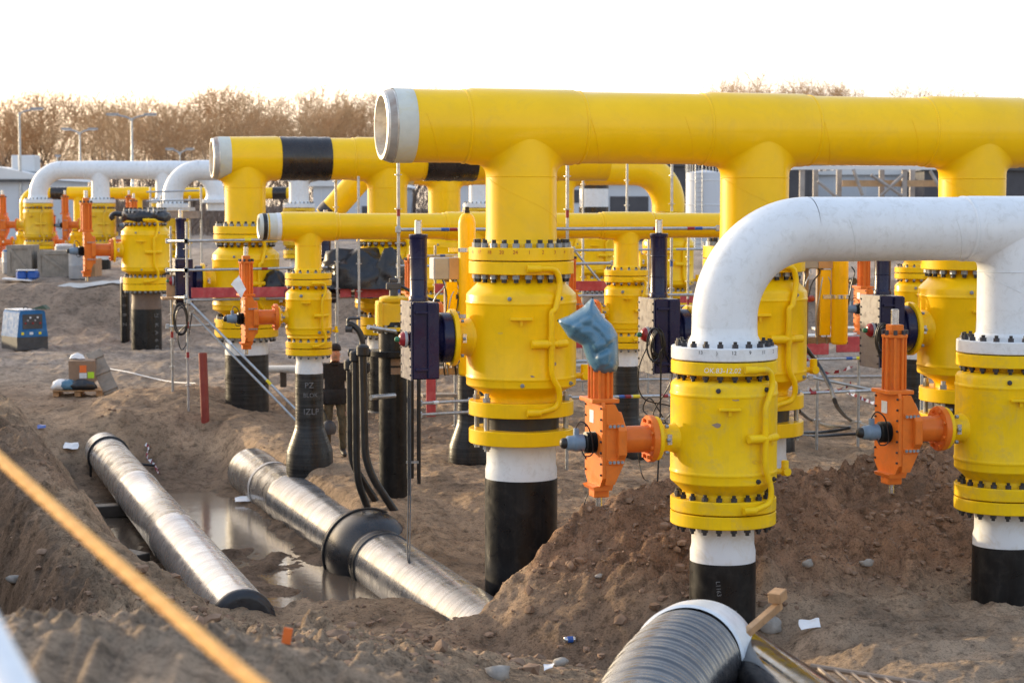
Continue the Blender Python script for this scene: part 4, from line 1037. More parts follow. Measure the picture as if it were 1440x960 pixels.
for i, x in enumerate((574, 577)):
    pts = [P(x + 2, 478, 25.1), P(x, 560, 25.1), P(x, 700, 24.0), P(x - 1, 780, 22.6)]
    if i == 0: pts += [P(580, 792, 22.5), P(586, 795, 22.5), P(584, 808, 22.5), P(575, 822, 22.5), P(570, 828, 22.5), P(570, 812, 22.5), P(574, 795, 22.5), P(586, 792, 22.5), P(580, 820, 22.4), P(571, 826, 22.4), P(574, 842, 22.3)]
    else: pts += [P(576, 800, 22.5), P(572, 826, 22.5)]
    o = part('hanging_wire', MB().tube(smooth_path(pts, 6), .010, 6), HOSE); tag(o, ['thin black wire hanging down to a loop over the buried pipe', 'straight thin black wire hanging beside the looped wire'][i], 'wire')

# ------------------------------------------------------------------ pipes in the trench
def ground_pipe(label, a, b, r, mt, name='trench_pipe'):
    a, b = Vector(a), Vector(b); t = thing(name, label, 'pipe', a); d = b - a
    t.rotation_mode = 'QUATERNION'; t.rotation_quaternion = d.to_track_quat('Z', 'Y'); return t, d.length
SP = lambda s, tt, z: Vector((s * C19 - tt * S19, s * S19 + tt * C19, z))
a, b = P(146, 625, 33.6), P(342, 872, 19.9); a.z = -.27; b.z = -.33
tp, L = ground_pipe('long grey coated pipe lying in the water of the trench, nearer the left bank', b, a, .33, PIPEG)
prof = [(.33, 0)]
for q in (5.2, 9.3): prof += [(.33, q - .26), (.338, q - .24), (.338, q - .02), (.342, q), (.338, q + .02), (.338, q + .24), (.33, q + .26)]
prof += [(.33, L)]
part('sleeve', MB().lathe(prof, 96), PIPEG, tp); part('end_cover', MB().lathe([(.33, -.001), (.345, .03), (.34, -.05), (.26, -.10), (.12, -.05), (.01, -.12)], 40), TARP, tp, sharp=60)
part('end_cap', MB().lathe([(.33, L), (.31, L + .06), (.01, L + .08)], 48), PIPEG, tp)
def strap(label, s0, a, b, k, r):
    d = (b - a).normalized(); c = a + d * k; e1 = d.cross(Vector((0, 0, 1))).normalized(); e2 = e1.cross(d)
    pts = arc(c, r, R_(-20), R_(205), 30, e1, e2)
    pts = [pts[0] + e1 * .45 + Vector((0, 0, -.06))] + pts + [pts[-1] + Vector((0, 0, -.25))] if s0 else pts
    return tag(part('strap', MB().tube(pts, .024 if s0 else .017, 6), RUB), label, 'strap')
strap('black strap lying over the far end of the left trench pipe', True, b, a, L - .85, .345)
a, b = Vector(SP(6.25, 31.5, -.40)), Vector(SP(6.36, 18.6, -.60))
tp2, L2 = ground_pipe('grey coated pipe with a black bulged joint, half buried on the right of the trench', b, a, .405, PIPEB)
prof = [(.405, 0)]
def q_at(px, py):  # place along the pipe nearest to a pixel seen at its depth
    best = min(range(400), key=lambda i: abs((lambda v: v)(proj(b + (a - b) * i / 400)[0] - px)))
    return L2 * best / 400
qb = q_at(520, 0); qw = q_at(385, 0); qr = q_at(412, 0); qe = q_at(536, 0)
prof += [(.405, qb - .75), (.425, qb - .72), (.425, qb - .50), (.44, qb - .48), (.44, qb - .42), (.53, qb - .22), (.545, qb), (.545, qb + .22), (.50, qb + .38), (.44, qb + .45), (.425, qb + .5), (.405, qb + .55)]
rest = [(.405, qr - .1), (.42, qr - .06), (.42, qr + .08), (.405, qr + .12), (.405, L2)]
part('sleeve', MB().lathe([(.405, qb + .7)] + rest, 96), PIPEB, tp2); part('sleeve', MB().lathe([(.405, 0), (.405, qb - .48)], 96), PIPEB, tp2)
part('joint_bulge', MB().lathe([(.404, qb - .74), (.424, qb - .72), (.424, qb - .66), (.412, qb - .64), (.412, qb - .60), (.424, qb - .58), (.424, qb - .5)] + [(.415 + .165 * (1 - abs(k / 12 - 1) ** 3.2), qb - .42 + 1.05 * k / 24) for k in range(25)] + [(.424, qb + .66), (.424, qb + .72), (.404, qb + .76)], 96), mat('smooth_black_cast', (.018, .018, .02), .3, var=.3, scale=2, dirt=(.09, .075, .06), damt=.5, dscale=3, bump=.05), tp2)
part('white_band', MB().lathe([(.412, qw - .06), (.414, qw), (.412, qw + .07)], 64), GREY, tp2)
for k, (dq, rr) in enumerate(((qb + .50, .435), (qb + .16, .59))):
    strap(['black strap around the pipe joint, upper one', 'black strap around the pipe joint, lower one'][k], False, b, a, dq, rr)
# near pipe at the bottom edge
c0 = P(985, 928, 13.4); pts = [P(880, 1110, 11.0), P(905, 1030, 12.0), P(935, 970, 12.7), P(967, 934, 13.25), P(985, 925, 13.7)]
pts = smooth_path(pts, 10); n = len(pts)
t = thing('pipe_end', 'thick black tape-wrapped pipe end with a white collar at the bottom edge', 'pipe', pts[-1])
loc = [q - pts[-1] for q in pts]
rs = [.405 + .006 * math.sin(i * 1.9) + .004 * math.sin(i * 4.7) for i in range(n)]
PIPEN = mat('ribbed_black_tape', (.026, .026, .029), .2, coat=.4, var=.25, scale=5, dirt=(.2, .17, .15), damt=.35, dscale=4, bump=.12, spec=.9)
fine = smooth_path(loc, 6); mb = MB().tube(fine, [.387 + .003 * math.sin(i * 1.25) + .004 * math.sin(i * .43 + 1) for i in range(len(fine))], 96, False)
part('tape_wrap', mb, PIPEN, t, sharp=60)
d = (loc[-1] - loc[-6]).normalized(); Q = d.to_track_quat('Z', 'Y').to_matrix().to_4x4()
part('white_collar', MB().lathe([(.384, -.52), (.404, -.50), (.424, -.16), (.420, .05), (.395, .10)], 96, Q), WHT, t)
part('bare_rim', MB().lathe([(.396, .10), (.392, .17), (.37, .20), (.33, .19), (.33, -.3)], 96, Q), PRIM, t)
a, b = P(1008, 905, 14.6), P(1178, 1030, 11.6)
tq, Lq = ground_pipe('dark glossy pipe lying under the wooden batten at the bottom right', a, b, .3, PIPEB)
part('sleeve', MB().lathe([(.01, -.02), (.23, -.02), (.25, 0), (.25, Lq)], 80), BLKG, tq)
# batten: a stick with a block at its end
t = thing('wooden_batten', 'sawn wooden batten with a block nailed on its raised end, by the white pipe collar', 'timber')
a, b = P(1040, 898, 13.4), P(1096, 850, 13.9); t.location = a; d = (b - a); Q = d.to_track_quat('X', 'Z').to_matrix().to_4x4()
L = d.length
part('stick', MB().box((L * .5 - .1, 0, 0), (L + .2, .055, .06), Q, .004), WOOD, t)
part('block', MB().box((L - .03, -.01, .085), (.115, .10, .08), Q, .004), WOOD, t)

# ------------------------------------------------------------------ ladder frame on the ground at the lower right
t = thing('ladder', 'rusty ladder-like steel frame lying at the bottom right edge', 'ladder'); a, b = P(1140, 936, 14.4), P(1330, 966, 14.0); t.location = a
d = b - a; e = Vector((.12, -.40, -.06))
for off in (Vector((0, 0, 0)), e): part('rail', MB().tube([off, off + d * .5, off + d], .022, 8), BRN, t)
for i in range(8): q = d * ((i + .4) / 8); part('rung', MB().tube([q, q + e], .016, 8), BRN, t)

# ------------------------------------------------------------------ rope and white rail in the foreground
def rope(label, pts, r):
    t = thing('barrier_rope', label, 'rope', pts[0]); pts = smooth_path([Vector(p) - Vector(pts[0]) for p in pts], 130)
    for k in range(3):
        out = []; L = 0
        for i, p in enumerate(pts):
            if i: L += (p - pts[i - 1]).length
            tn = (pts[min(i + 1, len(pts) - 1)] - pts[max(i - 1, 0)]).normalized(); e1 = tn.orthogonal().normalized(); e2 = tn.cross(e1)
            a = L / .011 + k * 2 * PI / 3; out.append(p + (e1 * math.cos(a) + e2 * math.sin(a)) * r * .48)
        part('strand', MB().tube(out, r * .56, 7), ROPE, t)
    return t
rope('orange twisted barrier rope crossing the lower left corner', [P(-160, 500, 6.2), P(0, 645, 5.2), P(190, 815, 4.3), P(365, 965, 3.7), P(520, 1085, 3.3)], .017)
t = thing('white_rail', 'blurred white rail end cutting the bottom left corner', 'rail', P(-60, 830, 3.3)); b = P(60, 1060, 2.9) - P(-60, 830, 3.3)
part('tube', MB().cyl((0, 0, 0), b, .042, 24, b_=.006), WHT, t); part('end_plug', MB().lathe(bev([(.01, -.02), (.036, -.02), (.036, .002)], .006), 20, b.to_track_quat('Z', 'Y').to_matrix().to_4x4()), GREY, t)

# ------------------------------------------------------------------ scaffolds
TAPES = {'r': REDB, 'b': BLUP, 'y': YELT, 'w': WHT, 'g': LIME}
def scaffold(label, tubes, boards=(), group='tube scaffolds'):
    o0 = Vector(tubes[0][1]); t = thing('scaffold', label, 'scaffold', o0, group=group)
    for kind, a, b, *tp in tubes:
        a, b = Vector(a) - o0, Vector(b) - o0
        p = part(kind, MB().cyl(a, b, .024, 12), STL, t)
        L = (b - a).length
        for code, k in (tp[0] if tp else ()):
            q = a + (b - a) * k; w = (b - a) * (.06 / L); part('marker_band', MB().cyl(q - w, q + w, .0265, 12), TAPES[code], p)
        if kind == 'upright':
            for zz in np.arange(.5, L - .1, .5):
                q = a + (b - a) * (zz / L); part('rosette', MB().cyl(q - Vector((0, 0, .006)), q + Vector((0, 0, .006)), .055, 8), STL, p)
        else:
            for q in (a, b): part('coupler', MB().box(q, (.08, .08, .09), None, .01), STL, p)
    for nm, c, dims, rz, m in boards:
        part(nm, MB().box((0, 0, 0), dims, None, .006), m, t, Vector(c) - o0, (0, 0, rz))
    return t
def up(px, yt, Z, yb=None):
    a = P(px, yt, Z); g = gz(a.x, a.y) - .02; b = P(px, yb, Z) if yb else Vector((a.x, a.y, g)); b.x = a.x
    return b, a
Z1 = 35.2
b262, t262 = up(262, 312, Z1); b240, t240 = up(240, 318, Z1 + 1.3)
S = [('upright', b262, t262, (('r', .46), ('r', .30))), ('upright', b240, t240, (('r', .35),)),
     ('ledger', P(262, 339, Z1), P(440, 336, Z1 + .9), (('y', .48),)), ('ledger', P(262, 380, Z1), P(560, 374, Z1 + 1.4), (('r', .36),)),
     ('ledger', P(262, 422, Z1), P(560, 417, Z1 + 1.4), (('y', .35), ('b', .86))), ('ledger', P(236, 380, Z1 + 1.2), P(262, 380, Z1)), ('ledger', P(236, 339, Z1 + 1.2), P(262, 339, Z1)),
     ('ledger', P(232, 418, Z1 + 1.2), P(262, 418, Z1)), ('ledger', P(236, 459, Z1 + 1.2), P(300, 457, Z1 + .8)),
     ('brace', P(266, 424, Z1 - .1), P(446, 606, Z1 - 1.2), (('w', .32), ('y', .63))), ('brace', P(270, 440, Z1 + .9), P(444, 620, Z1 - .4))]
b475, t475 = up(474, 335, Z1 + .6); b504, t504 = up(504, 248, Z1 - .2); b560, t560 = up(560, 226, 28.3)
b473, t473 = up(472, 228, Z1 + 2.4)
S += [('upright', b475, t475), ('upright', b504, t504, (('r', .80),)), ('upright', b560, t560, (('r', .84), ('b', .60))), ('upright', b473, t473)]
cA, cB = P(262, 413, Z1 + .15), P(440, 413, Z1 + 1.2)
B = []
for x0, x1 in ((270, 416), (420, 462), (478, 494), (498, 560)):
    m_ = (P(x0, 413, Z1 + (x0 - 262) / 300) + P(x1, 409, Z1 + (x1 - 262) / 300)) / 2; w = (P(x1, 413, Z1 + .5) - P(x0, 413, Z1 + .5)).length
    B.append(('toe_board', m_, (w, .03, .19), R_(14), RED))
B += [('deck_board', P(430, 411, Z1 + 1.0) + V * (.25 + .34 * i) + Vector((0, 0, -.05)), (3.6, .30, .045), R_(14), WOODG) for i in range(3)]
B += [('deck_board', P(250, 402, Z1 + .8), (.42, .03, .42), R_(14), WOOD), ('deck_board', P(246, 419, Z1 + .6), (.5, .5, .04), R_(14), WOOD)]
sc1 = scaffold('tube scaffold with red toe boards and a long diagonal brace at the left', S, B)
writing('CW 71', .14, BLKM, sc1, loc=P(414, 411, Z1 + .50) - V * .05 - Vector(sc1.location), rot=(PI / 2, 0, R_(14)))
# black tarpaulins on the deck
def tarp(label, px, py, Z, w, h, dp, seed):
    n, m = 36, 14; vs, fs = [], []
    for k in range(m + 1):
        f = k / m; rr = math.sqrt(max(0, 1 - f * f)) if f < 1 else 0
        for i in range(n):
            a = 2 * PI * i / n; p = Vector((w * (rr + .03) * math.cos(a), dp * (rr + .03) * math.sin(a), h * f))
            nn = mnoise.fractal(p * 2.6 + Vector((seed * 5, 0, 0)), 1, 2, 4)
            p *= 1 + .28 * nn; p.z = max(0, p.z); vs.append(p)
    for k in range(m):
        for i in range(n): fs.append((k * n + i, k * n + (i + 1) % n, (k + 1) * n + (i + 1) % n, (k + 1) * n + i))
    return tag(part('tarpaulin', MB().add(vs, fs), TARP, None, P(px, py, Z), sharp=70), label, 'tarpaulin')
tarp('black tarpaulin heap draped on the scaffold deck left of the thin header valve', 500, 405, Z1 + 1.1, .75, .75, .5, 1)
tarp('second black tarpaulin heap on the scaffold deck, beside the orange cylinder', 548, 405, Z1 + 1.0, .38, .72, .4, 2)
tarp('small black bundle behind the thin header valve', 386, 410, Z1 + .9, .22, .42, .2, 3)
Z2 = 32.6
S = []
for px, yt, zz, bands in ((798, 226, 29.2, (('r', .83), ('r', .70))), (882, 226, Z2 + 6, ()), (945, 226, Z2 + 1.5, (('y', .80), ('b', .62))), (820, 232, Z2 + 9, ())):
    q = up(px, yt, zz); S.append(('upright', q[0], q[1], bands))
S += [('ledger', P(560, 323, 28.2), P(1010, 321, 29.6), (('b', .14), ('r', .165), ('r', .34), ('r', .80), ('r', .91), ('b', .935))),
      ('ledger', P(796, 416, Z2), P(1010, 414, Z2 + 1), (('w', .35), ('b', .92))), ('ledger', P(806, 371, Z2 + .4), P(862, 370, Z2 + .5)), ('ledger', P(560, 374, Z2 + 2), P(660, 374, Z2 + 2)),
      ('ledger', P(590, 567, Z2 - 5), P(662, 563, Z2 - 4), (('w', .3),)), ('ledger', P(590, 583, Z2 - 5), P(662, 579, Z2 - 4)), ('ledger', P(800, 559, Z2 - 5), P(955, 556, Z2 - 4), (('b', .47), ('r', .52), ('y', .6), ('r', .86))),
      ('ledger', P(800, 535, Z2 + 1), P(955, 533, Z2 + 2)), ('ledger', P(800, 508, Z2 + 2), P(905, 504, Z2 + 3))]
q = up(640, 430, Z2 - 2); S.append(('upright', *q)); q = up(943, 520, Z2); S.append(('upright', *q))
B = [('toe_board', P(828, 402, Z2 + .2), (.78, .03, .17), R_(14), RED), ('toe_board', P(640, 405, Z2 + 2.2), (.75, .03, .17), R_(14), RED), ('toe_board', P(806, 470, Z2 + 2), (.6, .03, .5), R_(14), RED), ('toe_board', P(606, 550, Z2 - 4.5), (.14, .03, .75), R_(14), RED),
     ('deck_board', P(860, 513, Z2 + 2), (2.4, .6, .05), R_(14), STL), ('deck_board', P(640, 508, Z2 + 1.6), (.9, .6, .05), R_(14), STL), ('deck_board', P(628, 555, Z2 - 2), (.8, .3, .05), R_(10), WOODG)]
scaffold('tube scaffold with colour-banded ledgers behind the central valve and the blue bag', S, B)
S = []
for px, yt, zz in ((612, 345, 38), (700, 260, 42), (866, 330, 40), (912, 330, 41), (968, 330, 39.5), (990, 340, 42)): S.append(('upright', *up(px, yt, zz), (('r', .6),)))
S += [('ledger', P(596, 360, 38), P(660, 359, 38.6), (('b', .4),)), ('ledger', P(806, 352, 40), P(1005, 350, 41), (('r', .3), ('y', .7))), ('ledger', P(806, 432, 40), P(1005, 430, 41)), ('ledger', P(800, 470, 39), P(960, 468, 40), (('b', .6),)), ('ledger', P(590, 512, 37), P(662, 510, 37.5)), ('ledger', P(590, 445, 38), P(662, 444, 38.6)), ('brace', P(806, 350, 40.2), P(905, 470, 40.6)), ('brace', P(905, 432, 41), P(990, 545, 41))]
B = [('toe_board', P(985, 420, 40.6), (.9, .03, .17), R_(14), RED), ('toe_board', P(880, 474, 39.2), (1.6, .03, .15), R_(14), RED), ('deck_board', P(910, 480, 39.6), (3.2, .7, .05), R_(14), WOODG), ('deck_board', P(628, 518, 37.4), (1.0, .6, .05), R_(14), WOODG)]
scaffold('far tube scaffold around the small valve right of the blue bag', S, B)
for i, pts in enumerate(([(925, 455, 22.2), (938, 500, 22.2), (960, 540, 22.3), (935, 590, 22.6), (905, 578, 22.8), (915, 560, 22.8), (940, 600, 22.9)], [(918, 470, 22.3), (898, 520, 22.3), (905, 560, 22.4), (950, 575, 22.5), (930, 610, 22.6), (897, 600, 22.6)], [(932, 470, 22.4), (945, 530, 22.5), (918, 585, 22.6), (952, 602, 22.6), (927, 640, 22.6)])):
    o = part('loose_cable', MB().tube(smooth_path([P(*q) for q in pts], 6), .008, 5), HOSE); tag(o, ['thin looped cable hanging below the navy actuator beside the white elbow, topmost loop', 'thin cable curling down left of the looped cable below the navy actuator', 'thin cable trailing lowest below the navy actuator near the white elbow'][i], 'cable')
Z3 = 30.5
S = [('ledger', P(1120, 506, Z3), P(1215, 503, Z3 + .6), (('r', .12), ('b', .77), ('y', .92))), ('ledger', P(1120, 530, Z3 + 3), P(1300, 529, Z3 + 3)), ('ledger', P(1124, 553, Z3 - 1), P(1245, 548, Z3), (('r', .15), ('w', .6))), ('brace', P(1140, 530, Z3), P(1245, 552, Z3 + 1))]
for px, yt in ((1150, 480), (1208, 505), (1244, 500), (1298, 420)): q = up(px, yt, Z3 + .8); S.append(('upright', *q))
B = [('toe_board', P(1140, 487, Z3 + .2), (.62, .03, .27), R_(14), RED), ('toe_board', P(1205, 484, Z3 + .6), (.72, .03, .25), R_(14), RED), ('deck_board', P(1180, 472, Z3 + 1), (1.5, .5, .05), R_(14), STL), ('deck_board', P(1195, 462, Z3 + 2.2), (1.2, .5, .05), R_(14), STL)]
scaffold('low tube scaffold with red toe boards between the white elbow and the right actuator', S, B)
# gas bottles and control racks
def rack(label_b, label_r, px, Z, ytop, ybot, box, rods):
    pb = P(px, ybot, Z); pt = P(px, ytop, Z); L = pt.z - pb.z
    t = thing('gas_bottle', label_b, 'gas bottle', pb, TH); r = .108
    part('cylinder', MB().lathe(bev([(.01, 0), (.09, 0), (r, .03), (r, L - .16), (.095, L - .09), (.065, L - .045), (.03, L - .03), (.01, L - .03)], .004), 32), YEL, t, sharp=40)
    part('valve_cap', MB().lathe([(.035, L - .035), (.035, L + .0)], 14, None).lathe(bev([(.028, L), (.028, L + .045), (.002, L + .045)], .006), 12), RUB, t)
    for f in (.35, .75): part('clamp_band', MB().lathe(bev([(r, L * f), (r + .006, L * f), (r + .006, L * f + .05), (r, L * f + .05)], .002), 32).box((-r - .06, 0, L * f + .025), (.13, .02, .05)), BRT, t)
    part('back_plate', MB().box((-.19, .02, L * .32), (.14, .04, L * .50), None, .006), YEL, t)
    q = thing('control_rack', label_r, 'control rack', pb, TH)
    bx, bz, bw, bh = box
    for x in rods: part('strut', MB().box((x, .16, (bz - bh * .4) / 2), (.06, .06, bz - bh * .4), None, .006), BRN, q)
    part('cabinet', MB().box((bx, .12, bz), (bw, .24, bh), None, .012), GREY, q); part('sunlit_half', MB().box((bx + bw * .26, -.008, bz), (bw * .46, .012, bh * .98), None, .003), TAN, q)  # right half of the grey cabinet front coloured tan as if sunlit
    rn = random.Random(px)
    for i in range(6):
        x = rn.choice(rods) + rn.uniform(-.1, .1); x2 = x + rn.uniform(-.12, .12)
        part('tubing', MB().tube(smooth_path([(x, .05, bz - bh * .4), (x + .03, .02, bz - bh * .8), (x2, .0, L * .45), (x2 - .05, .03, L * .2), (x2, .1, 0)], 4), .009, 6), STL if i % 2 else HOSE, q)
    for i in range(3): part('gauge', MB().cyl((rn.choice(rods) + .06, .1, L * (.35 + .13 * i)), (rn.choice(rods) + .06, .02, L * (.35 + .13 * i)), .045, 14), DGR if i else REDB, q)
    mb = MB().box((-.25, .16, .05), (.8, .12, .08), None, .006); part('cross_bar', mb, BRN, q)
rack('tall yellow gas bottle with black cap just left of the central valve', 'control rack with grey cabinet, right half tinted sunlit tan, left of the tall gas bottle', 657, 23.6, 296, 528, (-.24, 1.32, .36, .27), (-.22, -.13))
rack('yellow gas bottle strapped with a steel band, seen below the white pipe', 'control rack with brown struts behind the white elbow', 1180, 24.5, 300, 484, (-.32, 1.06, .55, .18), (-.52, -.40, -.22, .15))

# ------------------------------------------------------------------ person
def build_person():
    base = P(471, 648, 30.4); g = gz(base.x, base.y); base.z = g
    H = 1.78
    J = dict(pel=(0, 0, .98), wai=(0, 0, 1.12), che=(0, .0, 1.34), nek=(.0, -.01, 1.50), hd0=(.01, -.03, 1.575), hd1=(.012, -.04, 1.66), hd2=(.012, -.03, 1.73),
             shl=(-.19, 0, 1.43), ell=(-.25, .03, 1.14), wrl=(-.22, -.09, .90), shr=(.19, 0, 1.43), elr=(.255, .04, 1.15), wrr=(.25, -.05, .90),
             hil=(-.10, 0, .93), knl=(-.12, -.05, .50), anl=(-.13, .02, .09), tol=(-.15, -.16, .04), hir=(.10, 0, .93), knr=(.12, -.04, .50), anr=(.13, .03, .09), tor=(.16, -.14, .04))
    RD = dict(pel=(.155, .12), wai=(.165, .125), che=(.19, .135), nek=.06, hd0=(.074, .085), hd1=(.09, .105), hd2=(.072, .085), shl=.085, ell=.065, wrl=.045, shr=.085, elr=.065, wrr=.045,
              hil=.105, knl=.072, anl=.055, tol=(.045, .035), hir=.105, knr=.072, anr=.055, tor=(.045, .035))
    E = [('pel', 'wai'), ('wai', 'che'), ('che', 'nek'), ('nek', 'hd0'), ('hd0', 'hd1'), ('hd1', 'hd2'), ('che', 'shl'), ('shl', 'ell'), ('ell', 'wrl'), ('che', 'shr'), ('shr', 'elr'), ('elr', 'wrr'),
         ('pel', 'hil'), ('hil', 'knl'), ('knl', 'anl'), ('anl', 'tol'), ('pel', 'hir'), ('hir', 'knr'), ('knr', 'anr'), ('anr', 'tor')]
    for sd, w in (('l', J['wrl']), ('r', J['wrr'])):
        sg = -1 if sd == 'l' else 1
        J['pa' + sd] = (w[0], w[1] - .015, w[2] - .075); RD['pa' + sd] = (.034, .02); E.append(('wr' + sd, 'pa' + sd))
        for i, (dx, ln) in enumerate(((-.030, .062), (-.010, .075), (.010, .072), (.028, .056))):
            a, b = f'f{sd}{i}', f'g{sd}{i}'
            J[a] = (w[0] + dx * .5, w[1] - .02 + dx, w[2] - .10 - ln * .4); J[b] = (w[0] + dx * .4 - sg * .015, w[1] - .035 + dx, w[2] - .10 - ln); RD[a] = .0095; RD[b] = .008
            E += [('pa' + sd, a), (a, b)]
        a, b = 'ta' + sd, 'tb' + sd
        J[a] = (w[0] - sg * .012, w[1] - .055, w[2] - .07); J[b] = (w[0] - sg * .02, w[1] - .075, w[2] - .11); RD[a] = .011; RD[b] = .009; E += [('pa' + sd, a), (a, b)]
    names = list(J); me = bpy.data.meshes.new('person')
    me.from_pydata([J[n] for n in names], [(names.index(a), names.index(b)) for a, b in E], [])
    o = bpy.data.objects.new('person', me); COL.objects.link(o)
    sk = o.modifiers.new('skin', 'SKIN')
    for i, n in enumerate(names):
        d = me.skin_vertices[0].data[i]; r = RD[n]; d.radius = r if isinstance(r, tuple) else (r, r); d.use_root = (n == 'pel')
    sk.use_smooth_shade = True
    sb = o.modifiers.new('sub', 'SUBSURF'); sb.levels = sb.render_levels = 2
    dg = bpy.context.evaluated_depsgraph_get(); m2 = bpy.data.meshes.new_from_object(o.evaluated_get(dg)); o.modifiers.clear(); o.data = m2; m2.name = 'person'
    hc = Vector((.012, -.035, 1.655))
    for v in m2.vertices:   # face: brow, nose, mouth, chin, and folds in the clothes
        p = v.co
        if p.z > 1.53:
            q = p - hc
            if q.y < 0:
                front = max(0, -q.y / .09)
                p.y -= .022 * math.exp(-((q.x / .016) ** 2 + ((q.z + .012) / .022) ** 2)) * front
                p.y += .010 * (math.exp(-(((q.x - .032) / .016) ** 2 + ((q.z - .012) / .012) ** 2)) + math.exp(-(((q.x + .032) / .016) ** 2 + ((q.z - .012) / .012) ** 2))) * front
                p.y += .006 * math.exp(-((q.x / .026) ** 2 + ((q.z + .052) / .007) ** 2)) * front
                p.y -= .010 * math.exp(-((q.x / .03) ** 2 + ((q.z + .085) / .018) ** 2)) * front
            for sx in (-1, 1): p.x += sx * .018 * math.exp(-(((q.x - sx * .08) / .03) ** 2 + ((q.y - .01) / .016) ** 2 + ((q.z + .005) / .03) ** 2))
        elif p.z > .12:
            nn = mnoise.fractal(p * 7, 1, 2, 3); k = .016 if p.z < .95 or p.z > 1.0 else .02
            if not (p.z < .93 and abs(p.x) > .19 and p.z > .7): v.co += v.normal * nn * k
    for m in (JKT, CAMO, SKIN, BOOT): m2.materials.append(m)
    for f in m2.polygons:
        c = f.center; f.use_smooth = True
        hand = c.z < .905 and c.z > .68 and abs(c.x) > .175 and c.y < .02
        f.material_index = 2 if (c.z > 1.515 or hand) else 0 if (c.z > .90 or (abs(c.x) > .2 and c.z > .88)) else 1 if c.z > .15 else 3
    o.location = base; o.rotation_euler = (0, 0, R_(8)); tag(o, 'bearded worker in black jacket, beanie and camouflage trousers standing behind the flared riser', 'person')
    part('beanie', MB().lathe([(.088, -.02), (.096, -.01), (.097, .02), (.09, .05), (.07, .08), (.04, .095), (.002, .10)], 28, Matrix.Translation(Vector((.012, -.025, 1.725))) @ Matrix.Rotation(R_(-8), 4, 'X') @ Matrix.Diagonal((1.0, 1.15, 1, 1))), JKT, o)
    part('beard', MB().lathe([(.03, -.035), (.058, -.02), (.07, .01), (.066, .03)], 24, Matrix.Translation(Vector((.012, -.055, 1.59))) @ Matrix.Diagonal((.92, 1.0, 1, 1))), BRN, o)
    hem = part('jacket_hem', MB().lathe([(.20, .86), (.215, .88), (.21, .98), (.20, 1.08), (.185, 1.10)], 32, Matrix.Diagonal((1, .74, 1, 1))), JKT, o)
    part('collar', MB().lathe([(.085, 1.475), (.095, 1.49), (.082, 1.53), (.07, 1.53)], 24, Matrix.Translation((0, -.012, 0))), JKT, o)
    h = thing('helmet', 'dark work helmet dangling from the worker\'s hand beside the flared riser', 'helmet', base + Vector((-.075, -.20, .50)))
    part('shell', MB().lathe([(.10, -.10), (.115, -.05), (.115, .02), (.09, .08), (.04, .115), (.002, .12)], 28), DGR, h)
    part('strap', MB().tube(smooth_path([(-.02, 0, .11), (-.06, .02, .22), (-.10, .06, .30), (-.14, .1, .35)], 5), .01, 6), RUB, h)
build_person()

# ------------------------------------------------------------------ things on the pit floor
def on(px, py):
    """the ground point seen at a pixel"""
    Zs = np.arange(9, 75, .05); k0, k1 = P(px, py, 1.0), P(px, py, 2.0); dd = k1 - k0
    xs = k0.x + dd.x * (Zs - 1); zs = k0.z + dd.z * (Zs - 1); g = G(xs, Zs); i = int(np.argmax(zs <= g))
    return Vector((xs[i], Zs[i], g[i])) if zs[i] <= g[i] else P(px, py, 60)
p = on(289, 592); t = thing('red_stake', 'red plastic pipe standing upright in the sand left of the wide riser', 'stake', p + Vector((0, 0, -.15)))
part('tube', MB().lathe([(.075, 0), (.078, 1.38), (.062, 1.385), (.062, 1.2)], 24, Matrix.Rotation(R_(-1.5), 4, 'Y')), REDP, t); part('inner_wall', MB().lathe([(.062, 1.0), (.062, 1.38)], 24, Matrix.Rotation(R_(-1.5), 4, 'Y')), REDP, t)
# welding generator
p = on(46, 492); t = thing('generator', 'blue wheel-less welding generator standing on the sand at the left edge', 'generator', p, R_(38)); s_ = p.y / 2700
w, d_, h_ = 42 * s_, 1.0, 57 * s_
part('skid', MB().prism([(-w * .55, 0), (w * .55, 0), (w * .55, h_ * .32), (-w * .55, h_ * .32)], 0, d_), DGR, t)
part('canopy', MB().prism([(-w * .55, h_ * .32), (w * .55, h_ * .32), (w * .46, h_ * .92), (w * .40, h_ * .97), (-w * .40, h_ * .97), (-w * .46, h_ * .92)], -.01, d_ + .01), BLUM, t)
cp = part('control_panel', MB().box((0, -.018, h_ * .70), (w * .70, .02, h_ * .36), None, .004), DGR, t)
for i in range(7): part('dial', MB().cyl((w * (-.26 + .087 * i), -.026, h_ * (.66 + .07 * (i % 3))), (w * (-.26 + .087 * i), -.05, h_ * (.66 + .07 * (i % 3))), .026, 10), [REDB, GREY, WHT][i % 3], cp)
for x, m_ in ((-.36, YELT), (-.05, WHT), (.26, YELT)): part('sticker', MB().box((w * x, -.022, h_ * .41), (.1 if m_ is WHT else .07, .006, .07)), m_, t)
part('roof_sheet', MB().box((-w * .1, d_ * .5, h_ * .985), (w * .7, d_ * .9, .02), None, .004), WHT, t); part('lifting_eye', MB().tube(arc((.0, d_ * .4, h_ * 1.0), .06, 0, PI, 10, (1, 0, 0), (0, 0, 1)), .015, 6), DGR, t)
tag(part('cloth', MB().prism([(-.1, 0), (.32, 0), (.2, .10), (.05, .06)], 0, .4), mat('green_cloth', (.06, .10, .07), .8), None, p + Vector((.05, .1, h_ * 1.0))), 'green cloth lying on the blue generator', 'cloth')
